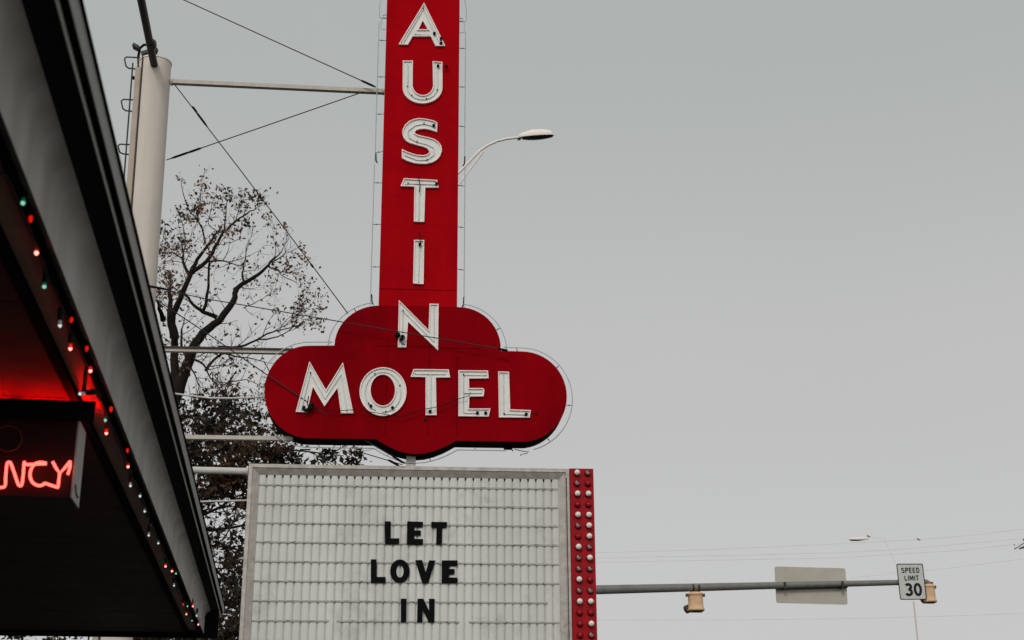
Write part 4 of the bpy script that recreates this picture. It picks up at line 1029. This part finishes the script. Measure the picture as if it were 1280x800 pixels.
# ================================================================== WORLD, SUN, CAMERA
W = bpy.data.worlds.new('World'); bpy.context.scene.world = W; W.use_nodes = True; nt = W.node_tree; N = nt.nodes; L = nt.links
bg = N['Background']
SUN_EL, SUN_AZ = R(34), R(-168)      # azimuth from +Y, clockwise: behind the camera, a little left
sky = N.new('ShaderNodeTexSky'); sky.sky_type = 'NISHITA'; sky.sun_disc = False; sky.sun_elevation = SUN_EL; sky.sun_rotation = SUN_AZ; sky.air_density = 1.0; sky.dust_density = 3
tc = N.new('ShaderNodeTexCoord'); sep = N.new('ShaderNodeSeparateXYZ'); L.new(tc.outputs['Generated'], sep.inputs[0])
rmp = N.new('ShaderNodeValToRGB'); L.new(sep.outputs['Z'], rmp.inputs[0]); cr = rmp.color_ramp; cr.interpolation = 'EASE'
K = .1
stops = [(0.0, (.62,.61,.605)), (.13, (.575,.57,.565)), (.28, (.535,.535,.52)), (.50, (.442,.462,.448)), (.8, (.44,.46,.46)), (1, (.46,.48,.48))]
while len(cr.elements) < len(stops): cr.elements.new(.5)
for e, (p, c) in zip(cr.elements, stops): e.position = p; e.color = (*c, 1)
# the cloud sheet is brighter round the veiled sun
dt = N.new('ShaderNodeVectorMath'); dt.operation = 'DOT_PRODUCT'; L.new(tc.outputs['Generated'], dt.inputs[0])
sd = V((math.sin(SUN_AZ)*math.cos(SUN_EL), math.cos(SUN_AZ)*math.cos(SUN_EL), math.sin(SUN_EL))); dt.inputs[1].default_value = sd
mr = N.new('ShaderNodeMapRange'); L.new(dt.outputs['Value'], mr.inputs['Value']); mr.inputs['From Min'].default_value = 0; mr.inputs['From Max'].default_value = 1; mr.inputs['To Min'].default_value = 1; mr.inputs['To Max'].default_value = 2.2
nz = N.new('ShaderNodeTexNoise'); nz.inputs['Scale'].default_value = 1.6; nz.inputs['Detail'].default_value = 3; L.new(tc.outputs['Generated'], nz.inputs['Vector'])
mn = N.new('ShaderNodeMapRange'); L.new(nz.outputs['Fac'], mn.inputs['Value']); mn.inputs['To Min'].default_value = .96/K; mn.inputs['To Max'].default_value = 1.04/K
m1 = N.new('ShaderNodeMath'); m1.operation = 'MULTIPLY'; L.new(mr.outputs[0], m1.inputs[0]); L.new(mn.outputs[0], m1.inputs[1])
vm = N.new('ShaderNodeVectorMath'); vm.operation = 'SCALE'; L.new(rmp.outputs[0], vm.inputs[0]); L.new(m1.outputs[0], vm.inputs['Scale'])
mx = N.new('ShaderNodeMix'); mx.data_type = 'RGBA'; mx.inputs['Factor'].default_value = .94; L.new(sky.outputs[0], mx.inputs['A']); L.new(vm.outputs[0], mx.inputs['B'])
L.new(mx.outputs['Result'], bg.inputs['Color']); bg.inputs['Strength'].default_value = K
sl = bpy.data.lights.new('sun', 'SUN'); sl.energy = 1.1; sl.angle = R(12); sl.color = (1, .93, .86)
so = bpy.data.objects.new('sun', sl); C.objects.link(so); so.rotation_euler = (-sd).to_track_quat('-Z', 'Y').to_euler(); so.location = (0,0,30)

cd = bpy.data.cameras.new('camera'); cam = bpy.data.objects.new('camera', cd); C.objects.link(cam)
cd.lens = 50*F/1777.8; cd.sensor_width = 36; cd.clip_start = .05; cd.clip_end = 3000
mt = Matrix((( right.x, up.x, -fwd.x, CAM.x), (right.y, up.y, -fwd.y, CAM.y), (right.z, up.z, -fwd.z, CAM.z), (0,0,0,1)))
cam.matrix_world = mt
cd.dof.use_dof = True; cd.dof.focus_distance = 16.5; cd.dof.aperture_fstop = 5.6
S = bpy.context.scene; S.camera = cam
S.view_settings.view_transform = 'Standard'; S.view_settings.look = 'None'; S.view_settings.exposure = 0; S.view_settings.gamma = 1; S.view_settings.use_curve_mapping = False
S.render.engine = 'CYCLES'; S.cycles.use_denoising = True; S.cycles.max_bounces = 6; S.cycles.sample_clamp_indirect = 4
S.render.film_transparent = False
for o in bpy.data.objects:
    if '_w' in o: del o['_w']
